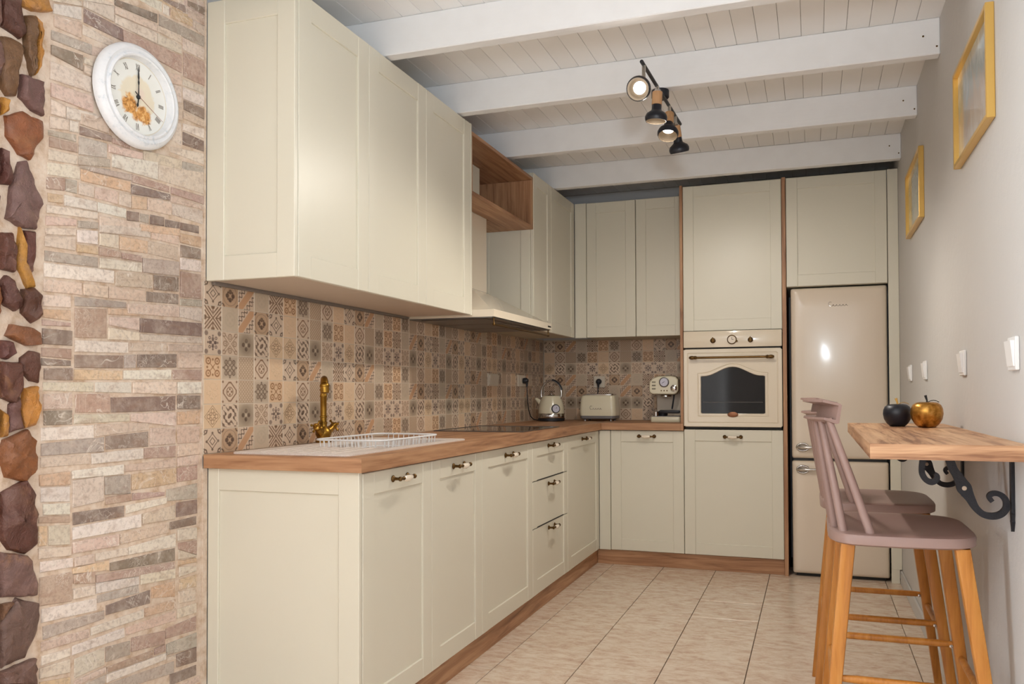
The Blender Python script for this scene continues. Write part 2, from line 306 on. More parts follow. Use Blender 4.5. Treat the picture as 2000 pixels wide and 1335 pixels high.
# measures of the room
XR, YW, ZC, ZB = 2.375, 5.579, 2.553, 2.411
ZW, ZWB, ZU, ZT = 0.911, 0.866, 1.480, 2.404
DB, DU = 0.571, 0.344           # front planes of base and wall cabinets (left run)
YB, YU = YW-DB, YW-DU           # the same on the back run
P = 0.082                        # wall tile pitch
BRICKS=[
('B',[(1.564,2.144),(1.654,2.175),(1.654,2.188),(1.564,2.163)]),
('C',[(1.567,2.113),(1.654,2.133),(1.654,2.171),(1.567,2.14)]),
('P',[(1.57,2.08),(1.655,2.083),(1.654,2.13),(1.57,2.112)]),
('G',[(1.562,2.042),(1.687,2.05),(1.687,2.081),(1.562,2.069)]),
('D',[(1.562,2.003),(1.66,1.995),(1.659,2.04),(1.562,2.03)]),
('B',[(1.661,2.018),(1.692,2.019),(1.692,2.039),(1.661,2.038)]),
('P',[(1.661,1.992),(1.686,1.991),(1.686,2.015),(1.661,2.015)]),
('B',[(1.559,1.936),(1.687,1.945),(1.686,1.989),(1.559,1.987)]),
('P',[(1.562,1.891),(1.693,1.892),(1.693,1.939),(1.562,1.93)]),
('B',[(1.563,1.845),(1.607,1.847),(1.607,1.884),(1.562,1.886)]),
('C',[(1.609,1.847),(1.705,1.865),(1.705,1.892),(1.608,1.883)]),
('B',[(1.655,2.189),(1.76,2.226),(1.759,2.246),(1.655,2.212)]),
('B',[(1.657,2.173),(1.76,2.176),(1.76,2.223),(1.657,2.188)]),
('P',[(1.761,2.201),(1.917,2.215),(1.916,2.239),(1.761,2.225)]),
('B',[(1.762,2.173),(1.917,2.178),(1.917,2.213),(1.761,2.2)]),
('B',[(1.918,2.217),(2.017,2.22),(2.017,2.249),(1.918,2.24)]),
('B',[(1.919,2.179),(2.018,2.186),(2.017,2.217),(1.918,2.214)]),
('D',[(1.66,2.131),(1.791,2.133),(1.79,2.171),(1.66,2.172)]),
('R',[(1.791,2.133),(2.018,2.126),(2.018,2.183),(1.79,2.17)]),
('B',[(1.656,2.095),(1.759,2.101),(1.759,2.123),(1.656,2.126)]),
('P',[(1.687,2.051),(1.744,2.061),(1.743,2.092),(1.687,2.079)]),
('D',[(1.761,2.226),(1.92,2.243),(1.92,2.273),(1.761,2.242)]),
('G',[(1.924,2.239),(2.122,2.25),(2.122,2.288),(1.923,2.276)]),
('P',[(1.678,2.218),(1.76,2.227),(1.759,2.246),(1.678,2.236)]),
('C',[(1.843,2.282),(1.938,2.284),(1.938,2.319),(1.843,2.299)]),
('D',[(1.938,2.321),(2.036,2.326),(2.036,2.353),(1.938,2.33)]),
('C',[(1.94,2.284),(1.967,2.285),(1.967,2.318),(1.939,2.314)]),
('O',[(1.969,2.284),(2.064,2.294),(2.064,2.333),(1.969,2.313)]),
('P',[(2.066,2.293),(2.118,2.286),(2.118,2.322),(2.066,2.316)]),
('D',[(2.04,2.353),(2.122,2.356),(2.121,2.383),(2.04,2.372)]),
('P',[(2.04,2.316),(2.118,2.322),(2.117,2.354),(2.04,2.349)]),
('B',[(2.021,2.204),(2.12,2.206),(2.12,2.246),(2.021,2.245)]),
('R',[(2.024,2.119),(2.121,2.122),(2.12,2.202),(2.023,2.2)]),
('B',[(2.022,2.089),(2.121,2.095),(2.121,2.119),(2.022,2.112)]),
('C',[(2.023,2.046),(2.121,2.051),(2.121,2.092),(2.022,2.086)]),
('D',[(2.027,2.014),(2.12,2.011),(2.119,2.047),(2.026,2.045)]),
('P',[(2.023,1.984),(2.12,1.984),(2.12,2.008),(2.023,2.009)]),
('P',[(1.928,2.069),(2.018,2.087),(2.018,2.121),(1.928,2.103)]),
('B',[(1.966,2.022),(2.019,2.032),(2.018,2.085),(1.965,2.079)]),
('P',[(1.988,1.969),(2.021,1.976),(2.021,2.029),(1.988,2.027)]),
('B',[(1.948,1.904),(2.02,1.894),(2.019,1.97),(1.948,1.953)]),
('C',[(2.023,1.947),(2.12,1.947),(2.12,1.982),(2.023,1.97)]),
('D',[(2.023,1.9),(2.118,1.904),(2.118,1.941),(2.023,1.944)]),
('B',[(1.974,1.862),(2.118,1.861),(2.118,1.9),(1.974,1.882)]),
('B',[(1.559,1.806),(1.617,1.817),(1.617,1.85),(1.559,1.84)]),
('C',[(1.619,1.816),(1.647,1.82),(1.647,1.852),(1.618,1.849)]),
('P',[(1.65,1.846),(1.745,1.848),(1.745,1.894),(1.649,1.88)]),
('G',[(1.556,1.787),(1.641,1.793),(1.641,1.815),(1.556,1.803)]),
('R',[(1.559,1.757),(1.645,1.765),(1.644,1.792),(1.559,1.786)]),
('D',[(1.65,1.817),(1.755,1.828),(1.755,1.847),(1.65,1.843)]),
('R',[(1.756,1.825),(1.819,1.827),(1.819,1.844),(1.756,1.843)]),
('G',[(1.647,1.762),(1.74,1.777),(1.739,1.821),(1.647,1.814)]),
('G',[(1.646,1.733),(1.752,1.754),(1.752,1.779),(1.646,1.761)]),
('B',[(1.557,1.722),(1.645,1.732),(1.645,1.76),(1.557,1.753)]),
('P',[(1.743,1.796),(1.865,1.806),(1.865,1.831),(1.742,1.821)]),
('B',[(1.867,1.806),(2.02,1.818),(2.02,1.852),(1.867,1.84)]),
('C',[(1.755,1.757),(1.923,1.761),(1.923,1.818),(1.755,1.795)]),
('B',[(1.925,1.762),(2.117,1.764),(2.116,1.839),(1.925,1.815)]),
('G',[(2.022,1.82),(2.116,1.833),(2.116,1.857),(2.022,1.849)]),
('G',[(1.646,1.725),(1.752,1.733),(1.752,1.751),(1.646,1.73)]),
('G',[(1.683,1.725),(1.825,1.734),(1.825,1.755),(1.683,1.735)]),
('R',[(1.825,1.73),(1.971,1.734),(1.971,1.756),(1.825,1.757)]),
('R',[(1.975,1.732),(2.117,1.73),(2.117,1.758),(1.975,1.755)]),
('D',[(1.824,1.696),(1.973,1.71),(1.973,1.731),(1.823,1.727)]),
('P',[(1.975,1.705),(2.113,1.712),(2.113,1.727),(1.975,1.73)]),
('B',[(1.555,1.683),(1.654,1.694),(1.653,1.732),(1.554,1.718)]),
('O',[(1.655,1.692),(1.822,1.699),(1.822,1.733),(1.655,1.726)]),
('R',[(1.552,1.645),(1.608,1.652),(1.607,1.689),(1.552,1.678)]),
('G',[(1.608,1.652),(1.645,1.653),(1.645,1.691),(1.608,1.689)]),
('B',[(1.648,1.653),(1.698,1.654),(1.698,1.69),(1.648,1.688)]),
('P',[(1.7,1.654),(1.778,1.654),(1.778,1.694),(1.699,1.689)]),
('B',[(1.78,1.654),(1.824,1.653),(1.824,1.695),(1.78,1.693)]),
('O',[(1.824,1.653),(1.882,1.66),(1.881,1.701),(1.824,1.693)]),
('P',[(1.883,1.661),(1.979,1.664),(1.979,1.709),(1.883,1.7)]),
('B',[(1.981,1.667),(2.113,1.663),(2.113,1.71),(1.981,1.705)]),
('O',[(1.557,1.612),(1.602,1.617),(1.602,1.642),(1.556,1.638)]),
('C',[(1.604,1.612),(1.707,1.619),(1.707,1.648),(1.604,1.644)]),
('C',[(1.709,1.618),(1.808,1.62),(1.808,1.65),(1.709,1.648)]),
('D',[(1.809,1.615),(1.854,1.62),(1.854,1.649),(1.809,1.645)]),
('G',[(1.856,1.62),(1.892,1.621),(1.892,1.65),(1.856,1.648)]),
('D',[(1.894,1.621),(1.95,1.625),(1.95,1.655),(1.894,1.652)]),
('D',[(1.953,1.624),(2.097,1.63),(2.097,1.657),(1.953,1.65)]),
('B',[(1.553,1.582),(1.711,1.596),(1.71,1.619),(1.553,1.606)]),
('P',[(1.551,1.549),(1.643,1.565),(1.643,1.586),(1.55,1.576)]),
('G',[(1.646,1.561),(1.712,1.57),(1.712,1.591),(1.646,1.583)]),
('P',[(1.714,1.58),(1.855,1.591),(1.855,1.619),(1.713,1.611)]),
('O',[(1.856,1.592),(2.014,1.606),(2.014,1.632),(1.856,1.616)]),
('B',[(1.55,1.524),(1.641,1.538),(1.641,1.56),(1.549,1.543)]),
('B',[(1.549,1.494),(1.641,1.497),(1.641,1.537),(1.548,1.523)]),
('C',[(1.644,1.521),(1.711,1.526),(1.711,1.567),(1.643,1.557)]),
('B',[(1.714,1.525),(1.781,1.526),(1.781,1.568),(1.714,1.561)]),
('B',[(1.714,1.562),(1.896,1.579),(1.896,1.611),(1.714,1.582)]),
('P',[(1.9,1.578),(2.01,1.577),(2.01,1.619),(1.9,1.61)]),
('O',[(1.783,1.525),(1.886,1.53),(1.886,1.57),(1.782,1.567)]),
('P',[(1.888,1.53),(2.007,1.528),(2.006,1.572),(1.888,1.572)]),
('O',[(2.014,1.586),(2.106,1.586),(2.105,1.623),(2.014,1.618)]),
('D',[(2.016,1.542),(2.104,1.547),(2.104,1.582),(2.016,1.582)]),
('C',[(2.015,1.501),(2.106,1.505),(2.106,1.545),(2.014,1.541)]),
('R',[(2.015,1.414),(2.105,1.418),(2.104,1.499),(2.015,1.498)]),
('G',[(2.015,1.388),(2.111,1.392),(2.111,1.416),(2.015,1.411)]),
('O',[(1.644,1.495),(1.713,1.498),(1.713,1.524),(1.644,1.518)]),
('R',[(1.714,1.496),(1.789,1.501),(1.789,1.521),(1.714,1.523)]),
('R',[(1.791,1.5),(1.866,1.501),(1.865,1.522),(1.791,1.52)]),
('G',[(1.549,1.456),(1.713,1.462),(1.713,1.492),(1.549,1.485)]),
('C',[(1.716,1.462),(1.864,1.47),(1.864,1.5),(1.716,1.493)]),
('G',[(1.867,1.471),(2.011,1.479),(2.011,1.527),(1.866,1.516)]),
('C',[(1.547,1.414),(1.767,1.424),(1.767,1.463),(1.546,1.453)]),
('P',[(1.77,1.418),(1.906,1.427),(1.906,1.472),(1.77,1.46)]),
('D',[(1.91,1.424),(2.009,1.43),(2.009,1.477),(1.909,1.471)]),
('P',[(1.546,1.376),(1.662,1.379),(1.662,1.415),(1.545,1.41)]),
('P',[(1.664,1.379),(1.746,1.38),(1.746,1.416),(1.663,1.414)]),
('P',[(1.747,1.38),(1.877,1.384),(1.877,1.42),(1.747,1.416)]),
('D',[(1.882,1.385),(2.011,1.39),(2.011,1.424),(1.882,1.418)]),
('B',[(1.545,1.337),(1.628,1.341),(1.628,1.374),(1.544,1.369)]),
('O',[(1.544,1.308),(1.629,1.306),(1.628,1.337),(1.544,1.332)]),
('R',[(1.543,1.287),(1.629,1.29),(1.629,1.303),(1.542,1.305)]),
('D',[(1.543,1.239),(1.632,1.239),(1.632,1.281),(1.543,1.282)]),
('G',[(1.638,1.347),(1.81,1.359),(1.81,1.377),(1.638,1.375)]),
('P',[(1.812,1.343),(2.012,1.349),(2.011,1.388),(1.811,1.374)]),
('B',[(2.014,1.35),(2.111,1.343),(2.111,1.39),(2.013,1.385)]),
('R',[(1.639,1.262),(1.744,1.266),(1.743,1.351),(1.638,1.345)]),
('O',[(1.747,1.334),(1.86,1.339),(1.86,1.36),(1.747,1.355)]),
('P',[(1.75,1.304),(1.857,1.296),(1.857,1.336),(1.749,1.33)]),
('D',[(1.857,1.292),(2.109,1.295),(2.109,1.34),(1.857,1.336)]),
('B',[(1.745,1.263),(1.857,1.266),(1.857,1.293),(1.745,1.3)]),
('B',[(1.859,1.266),(2.112,1.272),(2.111,1.293),(1.859,1.289)]),
('C',[(1.639,1.223),(1.817,1.227),(1.817,1.261),(1.639,1.257)]),
('P',[(1.819,1.233),(1.964,1.24),(1.963,1.267),(1.819,1.26)]),
('P',[(1.967,1.24),(2.116,1.246),(2.116,1.269),(1.967,1.264)]),
('R',[(1.541,1.207),(1.632,1.203),(1.632,1.233),(1.541,1.232)]),
('D',[(1.541,1.183),(1.63,1.185),(1.63,1.201),(1.541,1.205)]),
('D',[(1.549,1.147),(1.634,1.146),(1.634,1.181),(1.549,1.178)]),
('D',[(1.64,1.18),(1.801,1.183),(1.801,1.222),(1.639,1.217)]),
('G',[(1.802,1.183),(1.845,1.185),(1.845,1.227),(1.802,1.223)]),
('D',[(1.849,1.187),(2.002,1.191),(2.002,1.235),(1.849,1.227)]),
('P',[(2.007,1.189),(2.112,1.192),(2.112,1.245),(2.007,1.24)]),
('O',[(1.638,1.147),(1.798,1.149),(1.798,1.178),(1.638,1.178)]),
('C',[(1.8,1.15),(1.983,1.153),(1.982,1.186),(1.8,1.179)]),
('R',[(1.986,1.153),(2.112,1.152),(2.112,1.189),(1.986,1.186)]),
('B',[(1.547,1.118),(1.702,1.114),(1.702,1.144),(1.547,1.142)]),
('C',[(1.705,1.114),(1.831,1.111),(1.831,1.145),(1.705,1.144)]),
('B',[(1.833,1.111),(2.002,1.107),(2.002,1.148),(1.833,1.145)]),
('C',[(2.006,1.108),(2.109,1.109),(2.108,1.149),(2.005,1.148)]),
('P',[(1.548,1.069),(1.635,1.069),(1.634,1.114),(1.548,1.112)]),
('D',[(1.55,1.028),(1.635,1.027),(1.635,1.068),(1.549,1.068)]),
('R',[(1.643,1.059),(1.756,1.056),(1.756,1.112),(1.642,1.111)]),
('D',[(1.758,1.056),(1.999,1.057),(1.999,1.104),(1.757,1.101)]),
('D',[(2.006,1.061),(2.105,1.059),(2.104,1.105),(2.006,1.106)]),
('B',[(1.639,1.028),(1.825,1.029),(1.825,1.053),(1.639,1.056)]),
('P',[(1.827,1.029),(2.001,1.007),(2.0,1.054),(1.827,1.053)]),
('O',[(2.006,1.012),(2.103,1.012),(2.103,1.057),(2.006,1.054)]),
('C',[(1.543,0.988),(1.704,0.986),(1.703,1.025),(1.542,1.024)]),
('P',[(1.705,0.99),(1.897,1.0),(1.897,1.025),(1.705,1.027)]),
('G',[(1.543,0.949),(1.737,0.947),(1.737,0.99),(1.543,0.983)]),
('D',[(1.741,0.952),(1.894,0.951),(1.894,0.998),(1.74,0.992)]),
('P',[(1.898,0.953),(2.0,0.952),(2.0,1.005),(1.898,1.008)]),
('P',[(2.007,0.952),(2.103,0.951),(2.103,1.006),(2.006,1.007)]),
('P',[(1.541,0.919),(1.691,0.916),(1.691,0.944),(1.541,0.948)]),
('C',[(1.694,0.915),(1.873,0.916),(1.873,0.949),(1.693,0.946)]),
('R',[(1.876,0.916),(2.001,0.911),(2.001,0.949),(1.876,0.949)]),
('P',[(2.007,0.911),(2.106,0.912),(2.105,0.949),(2.007,0.949)]),
('O',[(1.539,0.872),(1.63,0.866),(1.629,0.905),(1.538,0.903)]),
('C',[(1.543,0.83),(1.63,0.821),(1.63,0.864),(1.543,0.87)]),
('C',[(1.55,0.796),(1.63,0.787),(1.63,0.819),(1.549,0.827)]),
('R',[(1.537,0.777),(1.631,0.765),(1.63,0.786),(1.537,0.796)]),
('O',[(1.537,0.718),(1.563,0.716),(1.563,0.769),(1.537,0.772)]),
('B',[(1.566,0.715),(1.631,0.706),(1.631,0.761),(1.566,0.768)]),
('B',[(1.538,0.685),(1.634,0.676),(1.634,0.702),(1.537,0.715)]),
('C',[(1.634,0.881),(1.804,0.877),(1.804,0.907),(1.633,0.905)]),
('P',[(1.807,0.883),(2.003,0.88),(2.002,0.908),(1.807,0.905)]),
('P',[(2.007,0.88),(2.098,0.88),(2.097,0.914),(2.007,0.911)]),
('B',[(1.636,0.803),(1.737,0.809),(1.736,0.881),(1.635,0.878)]),
('G',[(1.739,0.825),(1.829,0.818),(1.828,0.876),(1.738,0.877)]),
('O',[(1.831,0.827),(2.003,0.83),(2.003,0.879),(1.831,0.876)]),
('R',[(2.007,0.832),(2.094,0.832),(2.094,0.88),(2.006,0.878)]),
('R',[(1.742,0.797),(1.834,0.796),(1.834,0.821),(1.742,0.82)]),
('R',[(1.835,0.796),(1.959,0.796),(1.959,0.81),(1.835,0.821)]),
('G',[(1.963,0.778),(2.094,0.77),(2.094,0.821),(1.963,0.816)]),
('D',[(1.638,0.756),(1.808,0.755),(1.808,0.788),(1.637,0.792)]),
('C',[(1.811,0.761),(1.967,0.771),(1.967,0.792),(1.811,0.788)]),
('D',[(2.004,0.722),(2.095,0.722),(2.094,0.769),(2.003,0.77)]),
('C',[(1.637,0.717),(1.868,0.714),(1.868,0.755),(1.636,0.752)]),
('P',[(1.871,0.722),(1.999,0.718),(1.999,0.764),(1.87,0.755)]),
('P',[(1.637,0.68),(1.789,0.674),(1.789,0.709),(1.637,0.713)]),
('P',[(1.792,0.676),(1.975,0.679),(1.975,0.709),(1.792,0.709)]),
('D',[(1.978,0.688),(2.091,0.687),(2.091,0.716),(1.978,0.713)]),
('C',[(1.543,0.649),(1.641,0.644),(1.641,0.671),(1.543,0.679)]),
('B',[(1.643,0.644),(1.706,0.641),(1.706,0.669),(1.643,0.67)]),
('B',[(1.709,0.645),(1.822,0.641),(1.822,0.665),(1.709,0.669)]),
('C',[(1.822,0.641),(2.004,0.631),(2.004,0.675),(1.822,0.666)]),
('B',[(2.01,0.648),(2.093,0.641),(2.093,0.679),(2.009,0.686)]),
('R',[(2.013,0.624),(2.093,0.589),(2.093,0.638),(2.013,0.643)]),
('B',[(2.013,0.59),(2.093,0.583),(2.093,0.586),(2.013,0.621)]),
('O',[(2.013,0.571),(2.092,0.566),(2.091,0.582),(2.013,0.587)]),
('D',[(1.758,0.607),(2.002,0.589),(2.001,0.63),(1.758,0.633)]),
('O',[(1.637,0.626),(1.755,0.611),(1.755,0.641),(1.637,0.643)]),
('R',[(1.64,0.599),(1.71,0.585),(1.71,0.622),(1.64,0.625)]),
('R',[(1.711,0.589),(1.998,0.563),(1.998,0.587),(1.711,0.609)]),
('R',[(1.541,0.564),(1.639,0.553),(1.639,0.634),(1.541,0.639)]),
('B',[(1.641,0.557),(1.71,0.552),(1.71,0.582),(1.64,0.588)]),
('C',[(1.712,0.554),(1.863,0.546),(1.862,0.573),(1.711,0.588)]),
('B',[(1.866,0.544),(2.002,0.534),(2.002,0.571),(1.866,0.578)]),
('B',[(2.017,0.534),(2.092,0.537),(2.092,0.555),(2.017,0.568)]),
('O',[(2.017,0.494),(2.092,0.487),(2.092,0.529),(2.017,0.528)]),
('P',[(2.014,0.451),(2.088,0.444),(2.088,0.482),(2.014,0.491)]),
('C',[(1.547,0.519),(1.716,0.508),(1.716,0.544),(1.547,0.557)]),
('G',[(1.717,0.528),(1.863,0.521),(1.862,0.549),(1.717,0.551)]),
('G',[(1.553,0.475),(1.741,0.479),(1.741,0.504),(1.552,0.511)]),
('D',[(1.745,0.487),(1.904,0.481),(1.904,0.523),(1.745,0.516)]),
('O',[(1.908,0.494),(2.002,0.477),(2.002,0.528),(1.907,0.53)]),
('P',[(1.548,0.446),(1.693,0.441),(1.693,0.466),(1.547,0.472)]),
('C',[(1.696,0.444),(1.88,0.444),(1.88,0.471),(1.696,0.468)]),
('O',[(1.882,0.446),(2.003,0.439),(2.002,0.471),(1.882,0.473)]),
('C',[(1.548,0.41),(1.634,0.409),(1.633,0.432),(1.548,0.436)]),
('B',[(1.543,0.377),(1.634,0.365),(1.634,0.402),(1.543,0.407)]),
('O',[(1.543,0.344),(1.634,0.328),(1.634,0.355),(1.543,0.372)]),
('C',[(1.638,0.408),(1.811,0.407),(1.81,0.436),(1.638,0.435)]),
('P',[(1.814,0.41),(2.007,0.401),(2.006,0.435),(1.814,0.435)]),
('B',[(2.01,0.406),(2.093,0.404),(2.092,0.437),(2.01,0.437)]),
('B',[(1.645,0.344),(1.743,0.35),(1.743,0.401),(1.645,0.398)]),
('G',[(1.746,0.356),(1.831,0.351),(1.83,0.393),(1.745,0.4)]),
('R',[(1.834,0.357),(1.962,0.343),(1.962,0.385),(1.834,0.4)]),
('R',[(1.963,0.356),(2.093,0.348),(2.093,0.395),(1.963,0.39)]),
('P',[(1.645,0.322),(1.748,0.327),(1.748,0.345),(1.645,0.339)]),
('R',[(1.749,0.324),(1.916,0.318),(1.916,0.34),(1.749,0.342)]),
('R',[(1.919,0.322),(1.963,0.32),(1.962,0.343),(1.919,0.342)]),
('G',[(1.966,0.305),(2.093,0.295),(2.093,0.342),(1.966,0.342)]),
('G',[(1.654,0.3),(1.747,0.297),(1.747,0.322),(1.654,0.318)]),
('C',[(1.748,0.297),(1.966,0.294),(1.966,0.316),(1.748,0.322)]),
('B',[(1.97,0.287),(2.006,0.282),(2.005,0.298),(1.97,0.302)]),
('D',[(2.008,0.255),(2.094,0.247),(2.093,0.295),(2.007,0.298)]),
('G',[(1.749,0.266),(2.0,0.241),(2.0,0.28),(1.748,0.294)]),
('D',[(1.982,0.207),(2.094,0.203),(2.094,0.238),(1.981,0.244)]),
]
STONES=[
('D',[(1.424,2.082),(1.47,2.104),(1.484,2.025),(1.471,2.007),(1.444,2.014),(1.424,2.019)]),
('O',[(1.473,2.105),(1.547,2.14),(1.552,2.11),(1.505,2.091),(1.484,2.091)]),
('B',[(1.485,2.068),(1.513,2.08),(1.516,2.033),(1.509,1.93),(1.503,1.921),(1.495,1.957),(1.485,1.986)]),
('O',[(1.516,2.08),(1.527,2.071),(1.531,2.005),(1.523,1.955),(1.513,1.932),(1.519,2.034)]),
('B',[(1.424,1.987),(1.451,1.998),(1.472,1.994),(1.475,1.963),(1.465,1.907),(1.463,1.861),(1.439,1.852),(1.426,1.867)]),
('P',[(1.476,1.915),(1.535,1.92),(1.535,1.833),(1.507,1.837),(1.474,1.858)]),
('R',[(1.439,1.797),(1.479,1.821),(1.533,1.815),(1.533,1.772),(1.501,1.71),(1.474,1.715),(1.442,1.751)]),
('D',[(1.427,1.715),(1.438,1.711),(1.45,1.67),(1.449,1.631),(1.428,1.629)]),
('P',[(1.474,1.689),(1.494,1.698),(1.511,1.647),(1.532,1.599),(1.521,1.537),(1.482,1.533),(1.444,1.547),(1.454,1.626)]),
('O',[(1.426,1.841),(1.439,1.839),(1.437,1.809),(1.426,1.797)]),
('D',[(1.429,1.506),(1.455,1.511),(1.466,1.468),(1.463,1.416),(1.43,1.418)]),
('O',[(1.477,1.528),(1.489,1.498),(1.483,1.432),(1.518,1.385),(1.497,1.382),(1.469,1.437)]),
('D',[(1.489,1.522),(1.517,1.523),(1.514,1.424),(1.5,1.415),(1.49,1.446)]),
('D',[(1.441,1.401),(1.456,1.393),(1.48,1.331),(1.464,1.32),(1.431,1.336),(1.43,1.387)]),
('D',[(1.486,1.374),(1.511,1.381),(1.528,1.366),(1.534,1.314),(1.512,1.292),(1.484,1.316)]),
('R',[(1.457,1.282),(1.512,1.279),(1.532,1.268),(1.532,1.239),(1.499,1.233),(1.445,1.255)]),
('D',[(1.432,1.242),(1.461,1.24),(1.465,1.212),(1.445,1.196),(1.432,1.2)]),
('D',[(1.482,1.2),(1.506,1.22),(1.531,1.215),(1.53,1.142),(1.506,1.146),(1.483,1.174)]),
('D',[(1.432,1.188),(1.479,1.187),(1.48,1.122),(1.466,1.09),(1.433,1.103)]),
('O',[(1.489,1.122),(1.525,1.129),(1.528,1.07),(1.521,1.031),(1.49,1.026)]),
('P',[(1.453,1.084),(1.481,1.103),(1.485,1.026),(1.453,1.015)]),
('O',[(1.433,1.072),(1.449,1.059),(1.45,1.008),(1.434,1.007)]),
('R',[(1.44,0.996),(1.501,1.019),(1.523,0.991),(1.522,0.92),(1.495,0.892),(1.448,0.908),(1.434,0.946)]),
('D',[(1.435,0.865),(1.495,0.89),(1.522,0.854),(1.524,0.73),(1.497,0.712),(1.456,0.73),(1.436,0.758)]),
('P',[(1.437,0.721),(1.503,0.702),(1.525,0.652),(1.53,0.599),(1.438,0.615)]),
('B',[(1.438,0.596),(1.464,0.596),(1.438,0.558)]),
('P',[(1.477,0.599),(1.535,0.571),(1.533,0.507),(1.499,0.452),(1.439,0.446),(1.438,0.546)]),
('P',[(1.439,0.433),(1.527,0.437),(1.529,0.371),(1.44,0.402)]),
]
# ================================================================== SETTING
mb = MB(); mb.box(-.05, XR+.1, -3.4, YW+.1, -.06, -.008); floor = struct(mb.build('floor', GROUT))
BASE['floor'] = Vector((0, 0, 0))
fx = [.335+.325*k for k in range(-1, 7)]; fy = [4.95-.325*k for k in range(-1, 25)]
FT_MESH = {}
for i in range(len(fx)):
    a0 = fx[i]; a1 = min(fx[i]+.325, XR)
    if a1-a0 < .03: continue
    for y1 in fy:
        y0 = y1-.325
        key = (i, 0)
        if key not in FT_MESH:
            m = MB(); m.box(.0016, a1-a0-.0016, .0024, .325-.0024, -.008, 0, .0012); t = m.build('tile', FLOORT, floor, False); FT_MESH[key] = t.data; t.location = (a0, y0, 0)
        else:
            t = bpy.data.objects.new('tile', FT_MESH[key]); COL.objects.link(t); t.parent = floor; t.location = (a0, y0, 0)
# walls
mb = MB(); mb.box(XR, XR+.12, -3.4, YW+.12, 0, ZC); struct(mb.build('wall_right', PLASTER))
mb = MB(); mb.box(-.12, XR, YW+.008, YW+.13, 0, ZC); wall_back = struct(mb.build('wall_back', BACKPAINT)); BASE['wall_back'] = Vector((0, 0, 0))
mb = MB(); mb.box(-.12, -.008, .55, YW+.008, 0, ZC); wall_left = struct(mb.build('wall_left', BACKPAINT)); BASE['wall_left'] = Vector((0, 0, 0))
mb = MB(); mb.box(-2.66, XR+.12, -3.52, -3.4, 0, ZC); struct(mb.build('wall_front', plain('dim_wall', (120, 108, 98), .8)))
mb = MB(); mb.box(-2.78, -2.66, -3.52, .67, 0, ZC); struct(mb.build('wall_far_left', PLASTER))
mb = MB(); mb.box(-2.66, -.12, .55, .67, 0, ZC); struct(mb.build('wall_side', PLASTER))
mb = MB(); mb.box(-2.66, -.05, -3.4, .55, -.06, 0); struct(mb.build('floor_living', FLOORT))
mb = MB(); mb.box(-2.78, -.12, -3.52, .67, ZC, ZC+.05); struct(mb.build('ceiling_living', BOARDM))
mb = MB(); mb.box(XR-.012, XR, -3.4, 5.0, 0, .075, .003); struct(mb.build('baseboard_right', PLASTER))
wf = MB()  # invented frames around the two added fill lights
for y0, y1, z0, z1 in ((-2.08, -2.0, .1, 2.1), (.2, .28, .1, 2.1), (-2.08, .28, .1, .15), (-2.08, .28, 2.05, 2.1)): wf.box(-2.66, -2.62, y0, y1, z0, z1, .003)
struct(wf.build('fill_frame_1', WHITEP, None, False)); wf = MB()
for x0, x1, z0, z1 in ((-2.03, -1.95, .45, 2.45), (.45, .53, .45, 2.45), (-2.03, .53, .45, .5), (-2.03, .53, 2.4, 2.45)): wf.box(x0, x1, -3.4, -3.34, z0, z1, .003)
struct(wf.build('fill_frame_2', WHITEP, None, False))
# ceiling boards and beams
mb = MB(); mb.box(-.12, XR+.12, -3.52, YW+.13, ZC+.012, ZC+.05); ceiling = struct(mb.build('ceiling', JOINT)); BASE['ceiling'] = Vector((0, 0, 0))
m = MB(); m.box(.0007, .0848, -3.4, YW, 0, .012, .001); b0 = m.build('board', BOARDM, ceiling, False); b0.location = (-.017, 0, ZC)
for k in range(1, 28):
    t = bpy.data.objects.new('board', b0.data); COL.objects.link(t); t.parent = ceiling; t.location = (-.017+.0855*k, 0, ZC+random.uniform(0, .0012))
for k, y in enumerate((4.815, 4.083, 3.363, 2.697, 1.98, 1.27, .56, -.15, -.86, -1.57, -2.28, -2.99)):
    m = MB(); m.box(0, XR, y, y+.052, ZB, ZC, .003); m.build('beam', WHITEWOOD, ceiling, False)
    if k < 4:                    # nail heads at the beam's right end
        for xx, zz in ((XR-.06, ZB+.075), (XR-.012, ZB+.03)):
            m = MB(); m.lathe([(.004, 0), (.003, .0012)], (xx, y, zz), (0, -1, 0), 8); m.build('nail', BRONZE, ceiling)
m = MB(); m.box(0, 1.10, YW-.012, YW+.008, 2.36, 2.40, .002); struct(m.build('trim_1', WHITEWOOD))

